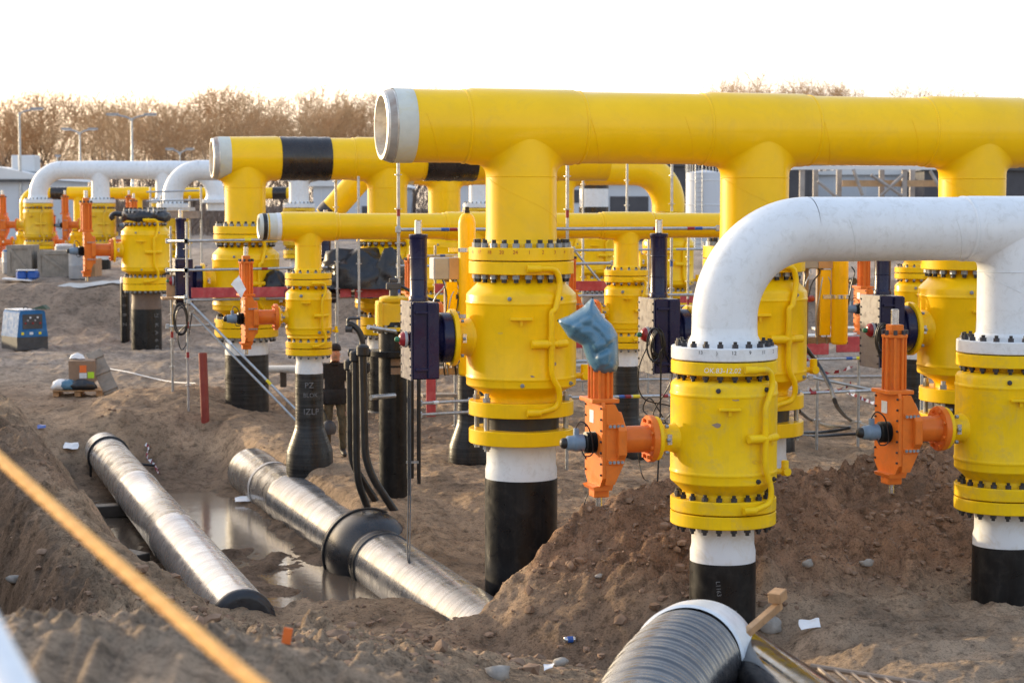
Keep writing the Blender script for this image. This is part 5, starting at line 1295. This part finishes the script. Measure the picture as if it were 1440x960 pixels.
# pallet with box, bags and plank
p = on(112, 556); s_ = p.y / 2700; Zp = p.y; RZ = R_(6)
t = thing('pallet', 'wooden pallet on the sand carrying the cardboard box', 'pallet', p, RZ); W = 66 * s_
for x in (-.45, 0, .45): part('block', MB().box((x * W, 0, .06), (.12, .75, .11), None, .006), WOOD, t)
for i in range(5): part('deck_board', MB().box((0, -.36 + .18 * i, .13), (W * 1.02, .12, .025), None, .004), WOOD, t)
zt = p + Vector((0, 0, .145))
t = thing('cardboard_box', 'brown cardboard box with bright labels standing on the pallet', 'box', zt + Vector((.06, .08, 0)), RZ)
part('carton', MB().box((0, 0, .36), (36 * s_, .5, .46), None, .008), CARD, t)
for dx, dz, w_, h_, m_ in ((.03, .42, .14, .15, ORGT), (.03, .28, .15, .11, WHT), (.19, .29, .13, .13, LIME)): part('label', MB().box((dx, -.253, dz), (w_, .006, h_)), m_, t)
part('flap', MB().box((0, .03, .595), (34 * s_, .4, .012), Matrix.Rotation(R_(3), 4, 'X')), CARD, t)
for i, (dx, dz, sx, m_, lab) in enumerate(((-.30, .06, .24, PAPW, 'white and blue plastic bag slumped on the left of the pallet'), (-.16, .14, .20, BAG, 'blue plastic bag on the pallet in front of the box'), (.12, .08, .30, TARP, 'dark bag lying before the cardboard box'))):
    me = MB().lathe([(.01, 0), (.8, .0), (1, .3), (.8, .75), (.35, 1.0), (.01, 1.0)], 20).mesh('bag', m_, 70)
    for v in me.vertices: v.co = Vector((v.co.x * sx, v.co.y * .17, v.co.z * .2)); v.co += mnoise.noise_vector(v.co * 9 + Vector((i * 3, 0, 0))) * .05; v.co.z = max(v.co.z, 0)
    tag(part('bag', me, m_, None, zt + Vector((dx, -.26 - .02 * i, 0))), lab, 'bag')
me = MB().lathe([(.01, 0), (1, .1), (.7, .7), (.01, 1)], 16).mesh('bag', PAPW, 70)
for v in me.vertices: v.co = Vector((v.co.x * .17, v.co.y * .1, v.co.z * .13)) + mnoise.noise_vector(v.co * 3) * .03
tag(part('plastic_bag', me, PAPW, None, zt + Vector((-.06, .1, .60))), 'pale plastic bag lying on top of the cardboard box', 'bag')
t = thing('plank', 'grey weathered plank leaning against the pallet', 'plank', P(157, 552, Zp - .1)); a = P(131, 494, Zp + .3) - P(157, 552, Zp - .1); L = a.length; _x = a.normalized(); _z = (Vector((.25, -1, .25)) - _x * Vector((.25, -1, .25)).dot(_x)).normalized(); _y = _z.cross(_x); Q = Matrix((_x, _y, _z)).transposed().to_4x4()
part('board', MB().box((L / 2, 0, 0), (L, .32, .04), Q, .006), WOODG, t)
for f in (.10, .5, .86): part('cleat', MB().box((L * f, 0, -.03 if False else .035), (.10, .33, .03), Q, .004), WOODG, t)
pts = [on(155, 520), on(185, 526), on(205, 532), on(240, 538), on(275, 541)]; pts = [q + Vector((0, 0, .02)) for q in pts]
tag(part('white_rope', MB().tube(smooth_path(pts, 5), .014, 6), PAPW), 'white cord lying on the sand right of the plank', 'cord')
q0, q1 = P(372, 519, 37.5), P(425, 519, 37.0); o = thing('white_pipe', 'short white pipe lying behind the wide riser, left of the worker', 'pipe', q0)
part('tube', MB().cyl((0, 0, 0), q1 - q0, .075, 20, b_=.01), WHT, o); part('skid', MB().box((q1 - q0) * .5 + Vector((0, 0, -.2)), (.12, .1, .3), None, .01), WOODD, o)
coil(None, 'black cable loops hanging from the corner of the left scaffold', P(256, 448, Z1 - .05), .22, 9, tail=[P(250, 470, Z1), P(255, 492, Z1), P(264, 478, Z1), P(270, 440, Z1)])
# crates far left
for px0, px1, py, h, lab in ((10, 45, 379, 34, 'grey wooden crate at the far left, left of the pair'), (53, 104, 386, 33, 'wide grey wooden crate in front of the leftmost valve'), (106, 134, 386, 22, 'low brown wooden crate beside the far orange actuator')):
    Zc = 61; a, b = P(px0, py, Zc), P(px1, py, Zc); t = thing('wooden_crate', lab, 'crate', ((a.x + b.x) / 2, Zc, gz((a.x + b.x) / 2, Zc)), 0, 'wooden crates at the far left')
    w = b.x - a.x; h_ = h * Zc / 2700 + a.z - gz(a.x, Zc) if a.z > gz(a.x, Zc) else h * Zc / 2700; m_ = WOODG if 'grey' in lab else WOOD
    part('panel', MB().box((0, .5, h_ / 2), (w, 1.0, h_), None, .01), m_, t)
    fr = part('frame', MB().box((0, -.02, h_ - .06), (w, .03, .11)).box((0, -.02, .06), (w, .03, .11)).box((-w / 2 + .06, -.021, h_ / 2), (.11, .032, h_)).box((w / 2 - .06, -.021, h_ / 2), (.11, .032, h_)), m_, t)
    dl = math.hypot(w, h_) - .2; part('brace', MB().box((0, -.019, h_ / 2), (dl, .026, .09), Matrix.Translation((0, 0, h_ / 2)) @ Matrix.Rotation(math.atan2(h_, w), 4, 'Y') @ Matrix.Translation((0, 0, -h_ / 2))), m_, t)
a = P(38, 380, 59.5); t = thing('bag_stack', 'blue sacks on a pallet with a white sheet before the crates', 'sacks', (a.x, a.y, gz(a.x, a.y)))
for i in range(2): part('sack', MB().box((-.15 + .34 * i, 0, .24), (.32, .4, .26), None, .06), BLUP, t)
part('sheet', MB().box((-.25, -.1, .09), (.9, .5, .04), Matrix.Rotation(R_(4), 4, 'Y'), .008), PAPW, t); part('top_sheet', MB().box((0, 0, .39), (.6, .4, .03), None, .008), PAPW, t)
for i, (px, py, Zc, lab) in enumerate(((16, 356, 63, 'grey drum with a blue lid behind the crates at the left edge'), (90, 348, 64, 'pale grey container behind the wide crate'), (110, 358, 60.5, 'grey switch housing beside the far orange actuator'))):
    a = P(px, py, Zc); t = thing('drum', lab, 'drum', (a.x, a.y, gz(a.x, a.y))); hh = a.z - gz(a.x, a.y) + .05
    part('shell', MB().lathe(bev([(.01, 0), (.28, 0), (.30, .05), (.30, hh * .5), (.31, hh * .52), (.30, hh * .54), (.30, hh), (.01, hh)], .01), 28), GREY, t)
    part('lid', MB().lathe(bev([(.27, hh), (.28, hh + .06), (.01, hh + .08)], .02), 28), BLUM if i == 0 else PAPW, t)
# concrete strip
a, b, c, d_ = on(80, 405), on(190, 396), on(192, 402), on(112, 407.5)
vs = []
for i in range(13):
    f = i / 12
    for q in (a + (b - a) * f, d_ + (c - d_) * f): vs.append((q.x, q.y, max(gz(q.x, q.y), q.z) + .05))
me = bpy.data.meshes.new('path'); me.from_pydata(vs, [], [(2 * i, 2 * i + 1, 2 * i + 3, 2 * i + 2) for i in range(12)]); me.materials.append(CONC)
o = bpy.data.objects.new('path', me); COL.objects.link(o); o['kind'] = 'structure'
# stones and litter
def stone(px, py, r, lab, seed):
    r *= .72; p = on(px, py); vs, fs = lump(seed + 30, 2); me = bpy.data.meshes.new('stone'); me.from_pydata((vs * r).tolist(), [], fs.tolist()); me.materials.append(STONE)
    me.polygons.foreach_set('use_smooth', [True] * len(me.polygons)); jitter_mesh(me, r * .12, 2 / r * .6, seed)
    r *= 1; tag(part('stone', me, None, None, p + Vector((0, 0, r * .2))), lab, 'stone', 'stones in the dug earth')
for i, (px, py, r, lab) in enumerate(((1135, 800, .085, 'pale round stone on the spoil heap right of the chalk-marked riser'), (1218, 802, .10, 'angular brown stone on the spoil heap below the right actuator'), (636, 858, .12, 'brown stone lying at the end of the buried pipe'), (700, 953, .15, 'flat grey stone at the bottom edge left of the tape-wrapped pipe'),
                                      (788, 934, .09, 'round stone beside the scrap of red and white film'), (1085, 885, .16, 'brown boulder behind the wooden batten'), (975, 700, .05, 'small pale pebble behind the white line valve'), (380, 700, .05, 'small pebble by the sand behind the heap'), (842, 812, .06, 'small stone on the left flank of the spoil heap'), (20, 818, .12, 'brown clod stone at the left edge under the rope'))):
    stone(px, py, r, lab, i)
def scrap(lab, px, py, w, h, mt, seed, name='plastic_scrap', cat='litter', lift=.02):
    p = on(px, py); sheet(lab, [p + Vector((-w / 2, -h / 2, lift)), p + Vector((w / 2, -h / 2 * .6, lift + .02)), p + Vector((w / 2 * .9, h / 2, lift + h * .5)), p + Vector((-w / 2, h / 2, lift + h * .4))], mt, cat, 4, .025, name, seed)
scrap('crumpled white plastic scrap on the sand right of the wooden batten', 1140, 885, .20, .14, PAPW, 3)
scrap('white film strip lying beside the left end of the half-buried pipe', 342, 708, .26, .16, PAPW, 4)
scrap('blue plastic strip on the slope at the left', 58, 604, .2, .12, BLUP, 5)
scrap('white and red scrap of film at the bottom centre', 772, 945, .07, .1, PAPW, 6)
scrap('white film on the mud left of the grey trench pipe', 100, 632, .25, .2, PAPW, 7)
scrap('white plastic sheet on the mound behind the right actuator', 1300, 628, .4, .2, PAPW, 8)
p = on(801, 906); t = thing('drink_can', 'crushed silver drink can on the soil below the spoil heap', 'can', p + Vector((0, 0, .035)), R_(20))
part('shell', MB().lathe(bev([(.01, -.06), (.026, -.06), (.033, -.05), (.033, .05), (.026, .06), (.01, .06)], .003), 20, Matrix.Rotation(PI / 2, 4, 'Y')), BRT, t); part('label', MB().lathe([(.0335, -.03), (.0335, .03)], 20, Matrix.Rotation(PI / 2, 4, 'Y')), BLUP, t)
p = on(402, 908); tag(part('orange_tag', MB().box((0, 0, .04), (.045, .01, .08), Matrix.Rotation(R_(10), 4, 'Y')), ORGT, None, p), 'small orange tag stuck in the soil at the bottom left', 'tag')
# barrier tape
def tape(lab, pts, w=.035):
    pts = smooth_path(pts, 8); vs, fs = [], []; mb = MB()
    for i, q in enumerate(pts):
        tw = Vector((math.cos(i * .6) * .4, .2, math.sin(i * .6 + .6))).normalized() * w; vs += [q - tw, q + tw]
    for i in range(len(pts) - 1): mb.mat((i // 2) % 2); o_ = len(mb.v); mb.add([vs[2 * i], vs[2 * i + 1], vs[2 * i + 3], vs[2 * i + 2]], [(0, 1, 2, 3)])
    tag(part('barrier_tape', mb, [PAPW, REDB]), lab, 'tape')
h_ = Vector((0, 0, .05))
tape('red and white barrier tape twisted on the bank beside the left trench pipe', [on(205, 630) + h_, on(210, 638) + h_, on(207, 645) + h_, on(215, 655) + h_, on(221, 664) + h_, on(224, 670) + h_])
tape('red and white barrier tape drooping under the low scaffold at the right', [P(1135, 545, 32), P(1150, 552, 32), P(1185, 545, 32), P(1197, 538, 32)])
tape('red and white barrier tape lying in the sand left of the right actuator', [on(1190, 555) + h_, on(1205, 562) + h_, on(1218, 566) + h_, on(1233, 572) + h_])
tape('red and white barrier tape stretched behind the low scaffold', [P(1150, 525, 34), P(1180, 522, 34), P(1200, 514, 34)], .03)
# hoses on the ground at the right
o = part('black_hose', MB().tube(smooth_path([P(1132, 487, 26), P(1152, 515, 26), P(1168, 545, 25.6), P(1178, 572, 25.2), on(1195, 595) + h_, on(1222, 606) + h_, on(1260, 612) + h_], 8), .03, 8), HOSE); tag(o, 'thick black hose sagging down to the ground right of the white elbow valve', 'hose')
o = part('black_hose', MB().tube(smooth_path([P(1124, 578, 25.5), on(1140, 595) + h_, on(1165, 604) + h_, on(1195, 606) + h_, on(1160, 611) + h_, on(1122, 613) + h_], 8), .028, 8), HOSE); tag(o, 'black hose doubling back on the sand beside the drain fitting', 'hose')
o = part('black_hose', MB().tube(smooth_path([on(1118, 616) + h_, on(1150, 617) + h_, on(1190, 616) + h_, on(1240, 613) + h_], 8), .025, 8), HOSE); tag(o, 'straight black hose on the sand below the doubled hose', 'hose')
o = part('black_cable', MB().tube(smooth_path([P(897, 625, 19), P(899, 650, 19), P(905, 672, 19.4), on(912, 682) + h_], 5), .006, 5), HOSE); tag(o, 'thin black cable dangling from the orange actuator flange', 'cable')
o = part('black_cable', MB().tube(smooth_path([P(828, 665, 18.6), P(828, 690, 18.6), P(824, 700, 18.6), P(821, 710, 18.6)], 5), .005, 5), HOSE); tag(o, 'thin wire hanging below the orange actuator with the bag', 'cable')
# timber in the trench
for px, py, L, w, lab in ((150, 702, 1.1, .22, 'dark wet sleeper under the grey trench pipe'), (188, 785, .55, .2, 'short dark timber in the mud left of the trench pipe')):
    p = P(px, py, 29 if px < 160 else 25); t = tag(part('timber', MB().box((0, 0, 0), (L, w, .18), None, .012), WOODD, None, (p.x, p.y, -.60), (R_(3), R_(-2), R_(10 if px < 160 else -50))), lab, 'timber')

# ------------------------------------------------------------------ far background: buildings, lamps, trees
def building(lab, px0, px1, ytop, Z, depth, mt, roofm, rise=.0, panels=0):
    a, b = P(px0, ytop, Z), P(px1, ytop, Z); zb = 1.5; w = b.x - a.x; h = a.z - zb
    t = thing('building', lab, 'building', ((a.x + b.x) / 2, Z, zb))
    part('wall', MB().box((0, depth / 2, h / 2), (w, depth, h)), mt, t)
    part('roof', MB().prism([(-w / 2 - .3, h), (w / 2 + .3, h), (w / 2 + .1, h + .25), (0, h + .25 + rise), (-w / 2 - .1, h + .25)], -.3, depth + .3), roofm, t)
    for i in range(panels): part('panel_joint', MB().box((-w / 2 + w * (i + .5) / panels, -.012, h / 2), (.05, .02, h * .98)), roofm, t)
    return t, w, h
t, w, h = building('pale shed with a low roof behind the lamp post at the far left', -60, 49, 252, 112, 14, CLAD, CLAD2, .5)
part('roof_vent', MB().box((w * .22, 3, h + .95), (1.4, 1.4, 1.0), None, .05), CLAD2, t); part('gutter', MB().box((0, -.35, h - .1), (w + .5, .12, .14)), DGR, t); part('door', MB().box((-.5, -.02, 1.1), (1.2, .05, 2.2)), CLAD2, t)
t, w, h = building('pale grey cladded hall behind the distant yellow elbow', 640, 935, 258, 120, 20, CLAD, CLAD2, .4, 9); part('door', MB().box((w * .33, -.03, 1.6), (2.4, .06, 3.2)), CLADD, t); part('window', MB().box((w * .1, -.03, 3.2), (1.6, .05, .8)), CLADD, t)
t, w, h = building('pale low hall with sloping roof behind the thin header', 440, 560, 262, 125, 18, CLAD, CLAD2, .6, 5); part('door', MB().box((w * .2, -.03, 1.3), (1.4, .06, 2.6)), CLADD, t)
t, w, h = building('dark cladded hall behind the steel frame at the right', 940, 1150, 234, 130, 20, CLADD, DGR, .2, 8); part('door', MB().box((w * .2, -.03, 1.6), (2.4, .06, 3.2)), DGR, t)
t, w, h = building('second dark hall at the right edge behind the front header', 1300, 1560, 240, 132, 20, CLADD, DGR, .2, 6); part('window', MB().box((-w * .3, -.03, 3.4), (2, .05, .9)), CLAD, t)
t, w, h = building('pale hall seen through the steel frame at the right', 1150, 1330, 246, 138, 16, CLAD, CLAD2, .3, 4); part('door', MB().box((0, -.03, 1.3), (1.4, .06, 2.6)), CLADD, t)
p = P(990, 300, 100); t = thing('storage_tank', 'pale cladded storage tank with a ladder left of the second branch', 'tank', (p.x, 100, 1.6)); r = .95; hh = P(990, 243, 100).z - 1.6
part('shell', MB().lathe(bev([(.01, 0), (r, 0), (r, hh), (.01, hh + .15)], .02), 40), CLAD, t)
for f in (.3, .6, .9): part('hoop', MB().lathe([(r + .002, hh * f), (r + .03, hh * f + .02), (r + .002, hh * f + .06)], 40), CLAD2, t)
ld = MB()
for x in (-.55, -.2): ld.cyl((x, -r - .1, 0), (x, -r - .1, hh + .6), .03, 6)
for i in range(22): ld.cyl((-.55, -r - .1, .3 + i * .24), (-.2, -r - .1, .3 + i * .24), .02, 6)
part('ladder', ld, STL, t)
mb = MB(); 
for i in range(16): a = 2 * PI * i / 16; mb.cyl((r * math.cos(a), r * math.sin(a), hh), (r * math.cos(a), r * math.sin(a), hh + .5), .02, 5)
mb.tube(arc((0, 0, hh + .5), r, 0, 2 * PI, 24, (1, 0, 0), (0, 1, 0)), .02, 5, False); part('railing', mb, STL, t)
# steel frame
Zf = 78; t = thing('steel_frame', 'open steel pipe rack with braces above the white pipe at the right', 'steel frame', (P(1220, 290, Zf).x, Zf, 1.6)); o0 = Vector(t.location)
zt = P(1200, 236, Zf).z
for px in (1128, 1147, 1180, 1240, 1272, 1283, 1325): a = P(px, 236, Zf + (px % 3)); part('column', MB().box(((a.x - o0.x), (px % 3), (zt - 1.6) / 2), (.2, .2, zt - 1.6)), FRAM, t)
a, b = P(1112, 238, Zf), P(1330, 238, Zf)
part('beam', MB().box(((a.x + b.x) / 2 - o0.x, -.05, zt - 1.6), (b.x - a.x, .3, .16)), CLAD2, t)
part('beam', MB().box((P(1255, 262, Zf).x - o0.x, .2, P(1255, 258, Zf).z - 1.6), (4.0, .2, .26)), TAN, t)
for x0, y0, x1, y1 in ((1200, 238, 1213, 275), (1225, 246, 1270, 276), (1270, 246, 1238, 276), (1308, 240, 1330, 280), (1150, 255, 1180, 280)): part('brace', MB().cyl(P(x0, y0, Zf - .2) - o0, P(x1, y1, Zf - .2) - o0, .07, 8), FRAM, t)
# far platform at the left
Zf = 58; t = thing('platform', 'grey steel platform with handrails at the far left beside the white elbow', 'platform', (P(240, 300, Zf).x, Zf, 1.8)); o0 = Vector(t.location)
for px in (206, 222, 262, 278): a = P(px, 262 if px in (206, 278) else 275, Zf); part('post', MB().cyl((a.x - o0.x, (px % 4) * .3, 0), (a.x - o0.x, (px % 4) * .3, a.z - 1.8), .03, 8), STL, t)
for y in (270, 283): a, b = P(206, y, Zf) - o0, P(280, y - 2, Zf) - o0; part('handrail', MB().cyl(a, b, .025, 8), STL, t)
part('deck', MB().box((0, .4, P(240, 302, Zf).z - 1.8), (1.6, .9, .22)), BRN, t); part('toe_board', MB().box((0, -.06, P(240, 294, Zf).z - 1.8), (1.5, .03, .10)), STL, t)
# street lamps
def lamp(lab, px, ytop, Z, arms, r=.09):
    a = P(px, ytop, Z); t = thing('street_lamp', lab, 'street lamp', (a.x, a.y, 1.5), 0, 'lamp posts before the trees'); h = a.z - 1.5
    part('pole', MB().lathe([(r * 1.3, 0), (r * 1.3, 1.2), (r, 1.25), (r * .6, h)], 14), STL, t)
    for dx in arms:
        part('arm', MB().tube(smooth_path([(0, 0, h - .2), (dx * .25, 0, h + .02), (dx, 0, h + .18)], 5), .045, 8), STL, t)
        hd = part('lamp_head', MB().box((dx * 1.22, 0, h + .21), (abs(dx) * .5 + .25, .32, .13), Matrix.Rotation(0, 4, 'Y'), .05), GREY, t); part('lamp_glass', MB().box((dx * 1.22, 0, h + .14), (abs(dx) * .4 + .1, .24, .05), None, .015), LAMP, hd)
lamp('tall single-arm street lamp at the far left', 27, 158, 112, (.85,), .11)
lamp('street lamp with two arms in the middle of the row before the trees', 185, 166, 112, (-.9, .9), .1)
lamp('street lamp with two arms left of the middle one', 112, 186, 125, (-.7, .7), .1)
lamp('short lamp with a single round head behind the white pipe', 80, 224, 118, (.05,), .08)
lamp('low two-arm street lamp beside the end of the rear yellow header', 253, 214, 128, (-.55, .55), .06)
# bare winter trees
TRUNK = mat('bark', (.10, .072, .05), .9, var=.3, scale=2); TWIG = mat('glow_tinted_twigs', (.52, .335, .175), .85, var=.3, scale=.7)  # twig colour lightened to stand in for haze and sun glow
def tree_mesh(seed, H=13.0, twigs=True):
    rn = random.Random(seed); segs = []; tw = []
    kids = [rn.choice((4, 5)), 3, 3, 3, 2, 2]
    def turn(d, lo, hi, az=None):
        e1 = d.orthogonal().normalized(); e2 = d.cross(e1); az = rn.uniform(0, 6.283) if az is None else az; t = R_(rn.uniform(lo, hi))
        v = d * math.cos(t) + (e1 * math.cos(az) + e2 * math.sin(az)) * math.sin(t); v.z += .10; return v.normalized()
    def limb(p, d, L, r, lvl):
        n = 3 if lvl < 4 else 2
        for i in range(n):
            d = (d + Vector((rn.gauss(0, .10), rn.gauss(0, .10), rn.gauss(.02, .06)))).normalized(); q = p + d * (L / n); r2 = r * .86
            (segs if lvl < 3 else tw).append((p, q, r, r2)); p, r = q, r2
            if lvl >= 3:
                for _ in range(2): e = turn(d, 35, 70); tw.append((p, p + e * L * rn.uniform(.3, .55), r * .4, r * .2))
            elif lvl >= 1 and i < n - 1: limb(p, turn(d, 35, 60), L * .6, r * .5, lvl + 2)
        if lvl < 6:
            a0 = rn.uniform(0, 6.283)
            for k in range(kids[lvl]): limb(p, turn(d, 14, 44 if lvl else 40, a0 + k * 6.283 / kids[lvl] + rn.gauss(0, .3)), L * rn.uniform(.66, .86), r * .66, lvl + 1)
    limb(Vector((0, 0, 0)), Vector((rn.gauss(0, .04), rn.gauss(0, .04), 1)).normalized(), H * .30, H * .020, 0)
    def mk(nm, ss, m, rmin, k):
        mb = MB(); vs, fs = [], []
        for p, q, r, r2 in ss:
            d = q - p; e1 = d.orthogonal().normalized(); e2 = d.normalized().cross(e1); o = len(vs); r, r2 = max(r, rmin), max(r2, rmin * .8)
            for c, rr in ((p, r), (q, r2)):
                for i in range(k): a = 2 * PI * i / k; vs.append(c + e1 * rr * math.cos(a) + e2 * rr * math.sin(a))
            for i in range(k): fs.append((o + i, o + (i + 1) % k, o + k + (i + 1) % k, o + k + i))
        me = bpy.data.meshes.new(nm); me.from_pydata(vs, [], fs); me.materials.append(m); me.update(); return me
    return mk('trunk', segs, TRUNK, .05, 6), mk('crown', tw, TWIG, .0145, 3)
kinds = [tree_mesh(100 + i, 13) for i in range(4)]
print('tree faces', [len(k[1].polygons) for k in kinds])
spots = []
rn = random.Random(5)
tops = [(-12, 146), (38, 140), (78, 136), (140, 146), (178, 134), (212, 142), (262, 134), (318, 128), (366, 140), (410, 133), (446, 130), (492, 146), (524, 140), (-70, 140), (-125, 132), (578, 132), (20, 168), (165, 158), (236, 152), (292, 150), (345, 152), (388, 150), (470, 156)]
right = [(1022, 112), (1055, 116), (1085, 110), (1112, 104), (1138, 113), (1172, 118), (1240, 122), (1372, 126), (1436, 130), (1300, 142), (1500, 126)]
places = ['behind the tall single-arm lamp', 'between the two left lamps', 'above the far white pipe', 'left of the rear yellow header', 'above the rear yellow header']
t0 = []
for i, (px, ty) in enumerate(tops + right):
    far = i >= len(tops); Z = rn.uniform(150, 168) if i < 16 else rn.uniform(185, 205) if not far else 210
    q = P(px, ty - (21 if not far else 10), Z); h = q.z - 1.6; k = kinds[(i * 3 + i // 5) % 4]
    where = 'bare winter tree rising over the front header on the right' if far else 'tall bare tree with glow-tinted twigs in the row before the sky at the left'
    t = thing('bare_tree', where, 'tree', (q.x, Z, 1.6), rn.uniform(0, 6.28), 'trees peeking over the header at the right' if far else 'bare trees in the wood at the left')
    zmax = max(v.co.z for v in k[1].vertices) if not t0 or True else 1
    sc = h / zmax; t.scale = (sc * 1.0, sc * 1.0, sc)
    part('trunk', k[0], None, t); part('crown', k[1], None, t)
# dense brush at the foot of the wood
def brush():
    n = 30000; x = RNG.uniform(-62, 62, n); y = RNG.uniform(140, 182, n); h = RNG.uniform(1.2, 4.6, n) * (1 - .25 * RNG.random(n)); w = RNG.uniform(.02, .055, n)
    a = RNG.normal(0, .4, n); b = RNG.normal(0, .3, n); vs = np.empty((n, 3, 3)); th = RNG.uniform(0, PI, n)
    z0 = RNG.uniform(0, 1, n) ** 2 * 5 + 1.5
    vs[:, 0] = np.stack([x - w * np.cos(th), y - w * np.sin(th), z0], -1); vs[:, 1] = np.stack([x + w * np.cos(th), y + w * np.sin(th), z0], -1); vs[:, 2] = np.stack([x + a * h, y + b * h, z0 + h * .8], -1)
    me = bpy.data.meshes.new('brushwood'); me.from_pydata(vs.reshape(-1, 3).tolist(), [], np.arange(n * 3).reshape(-1, 3).tolist()); me.materials.append(mat('brush_twigs', (.20, .15, .12), .9, var=.3, scale=.5))
    o = bpy.data.objects.new('brushwood', me); COL.objects.link(o); tag(o, 'dense brown thicket of bare stems along the foot of the wood', 'thicket', kind='stuff')
brush()
# wooded rise far behind
xs = np.linspace(-120, 120, 61); vs = []; fs = []
for i, x in enumerate(xs):
    hgt = 4.6 + 1.0 * math.sin(x * .13) + 1.0 * math.sin(x * .31 + 1); vs += [(x, 215, 1.0), (x, 222, hgt), (x, 300, 1.0)]
for i in range(60): k = 3 * i; fs += [(k, k + 3, k + 4, k + 1), (k + 1, k + 4, k + 5, k + 2)]
me = bpy.data.meshes.new('hills'); me.from_pydata(vs, [], fs); me.materials.append(mat('far_woodland', (.22, .17, .14), .95, var=.3, scale=.5)); o = bpy.data.objects.new('hills', me); COL.objects.link(o); o['kind'] = 'structure'

# ------------------------------------------------------------------ light
SUN_AZ, SUN_EL = R_(-52), R_(8.5)
sd = Vector((math.sin(SUN_AZ) * math.cos(SUN_EL), math.cos(SUN_AZ) * math.cos(SUN_EL), math.sin(SUN_EL)))
sl_ = bpy.data.lights.new('sun', 'SUN'); sl_.energy = 5.0; sl_.angle = R_(.55); sl_.color = (1, .79, .50)
so = bpy.data.objects.new('sun', sl_); COL.objects.link(so); so.rotation_euler = sd.to_track_quat('Z', 'Y').to_euler(); so.location = (-30, 20, 30)
w = bpy.data.worlds.new('World'); SC.world = w; w.use_nodes = True; nt = w.node_tree; nt.nodes.clear()
sky = nd(nt, 'ShaderNodeTexSky', sky_type='NISHITA'); sky.sun_disc = False; sky.sun_elevation = SUN_EL; sky.sun_rotation = SUN_AZ
sky.air_density = 1.0; sky.dust_density = 2.0; sky.ozone_density = 1.0
b1 = nd(nt, 'ShaderNodeBackground'); b1.inputs[1].default_value = .10; nt.links.new(sky.outputs[0], b1.inputs[0])
tc = nd(nt, 'ShaderNodeTexCoord'); sp = nd(nt, 'ShaderNodeSeparateXYZ'); nt.links.new(tc.outputs['Generated'], sp.inputs[0])
cr = nd(nt, 'ShaderNodeValToRGB'); e = cr.color_ramp.elements; e[0].position = 0; e[0].color = (1.02, .86, .72, 1); e[1].position = .9; e[1].color = (.40, .53, .76, 1)
x = e.new(.05); x.color = (1.0, .93, .87, 1); x = e.new(.12); x.color = (1.0, .985, .98, 1); x = e.new(.32); x.color = (.66, .75, .90, 1)
nt.links.new(sp.outputs['Z'], cr.inputs[0])
dt = nd(nt, 'ShaderNodeVectorMath', operation='DOT_PRODUCT'); nt.links.new(tc.outputs['Generated'], dt.inputs[0]); dt.inputs[1].default_value = sd
pw = nd(nt, 'ShaderNodeMath', operation='POWER'); mx = nd(nt, 'ShaderNodeMath', operation='MAXIMUM'); nt.links.new(dt.outputs['Value'], mx.inputs[0]); mx.inputs[1].default_value = 0
nt.links.new(mx.outputs[0], pw.inputs[0]); pw.inputs[1].default_value = 4
b2 = nd(nt, 'ShaderNodeBackground'); nt.links.new(cr.outputs[0], b2.inputs[0]); b2.inputs[1].default_value = 1.22
b3 = nd(nt, 'ShaderNodeBackground'); b3.inputs[0].default_value = (1, .72, .42, 1); pm = nd(nt, 'ShaderNodeMath', operation='MULTIPLY'); pm.inputs[1].default_value = 2.8; nt.links.new(pw.outputs[0], pm.inputs[0]); nt.links.new(pm.outputs[0], b3.inputs[1])
a1 = nd(nt, 'ShaderNodeAddShader'); a2 = nd(nt, 'ShaderNodeAddShader'); out = nd(nt, 'ShaderNodeOutputWorld')
nt.links.new(b1.outputs[0], a1.inputs[0]); nt.links.new(b2.outputs[0], a1.inputs[1]); nt.links.new(a1.outputs[0], a2.inputs[0]); nt.links.new(b3.outputs[0], a2.inputs[1]); nt.links.new(a2.outputs[0], out.inputs[0])
SC.view_settings.view_transform = 'Standard'; SC.view_settings.look = 'None'; SC.view_settings.exposure = 0
SC.cycles.max_bounces = 6; SC.cycles.use_denoising = True
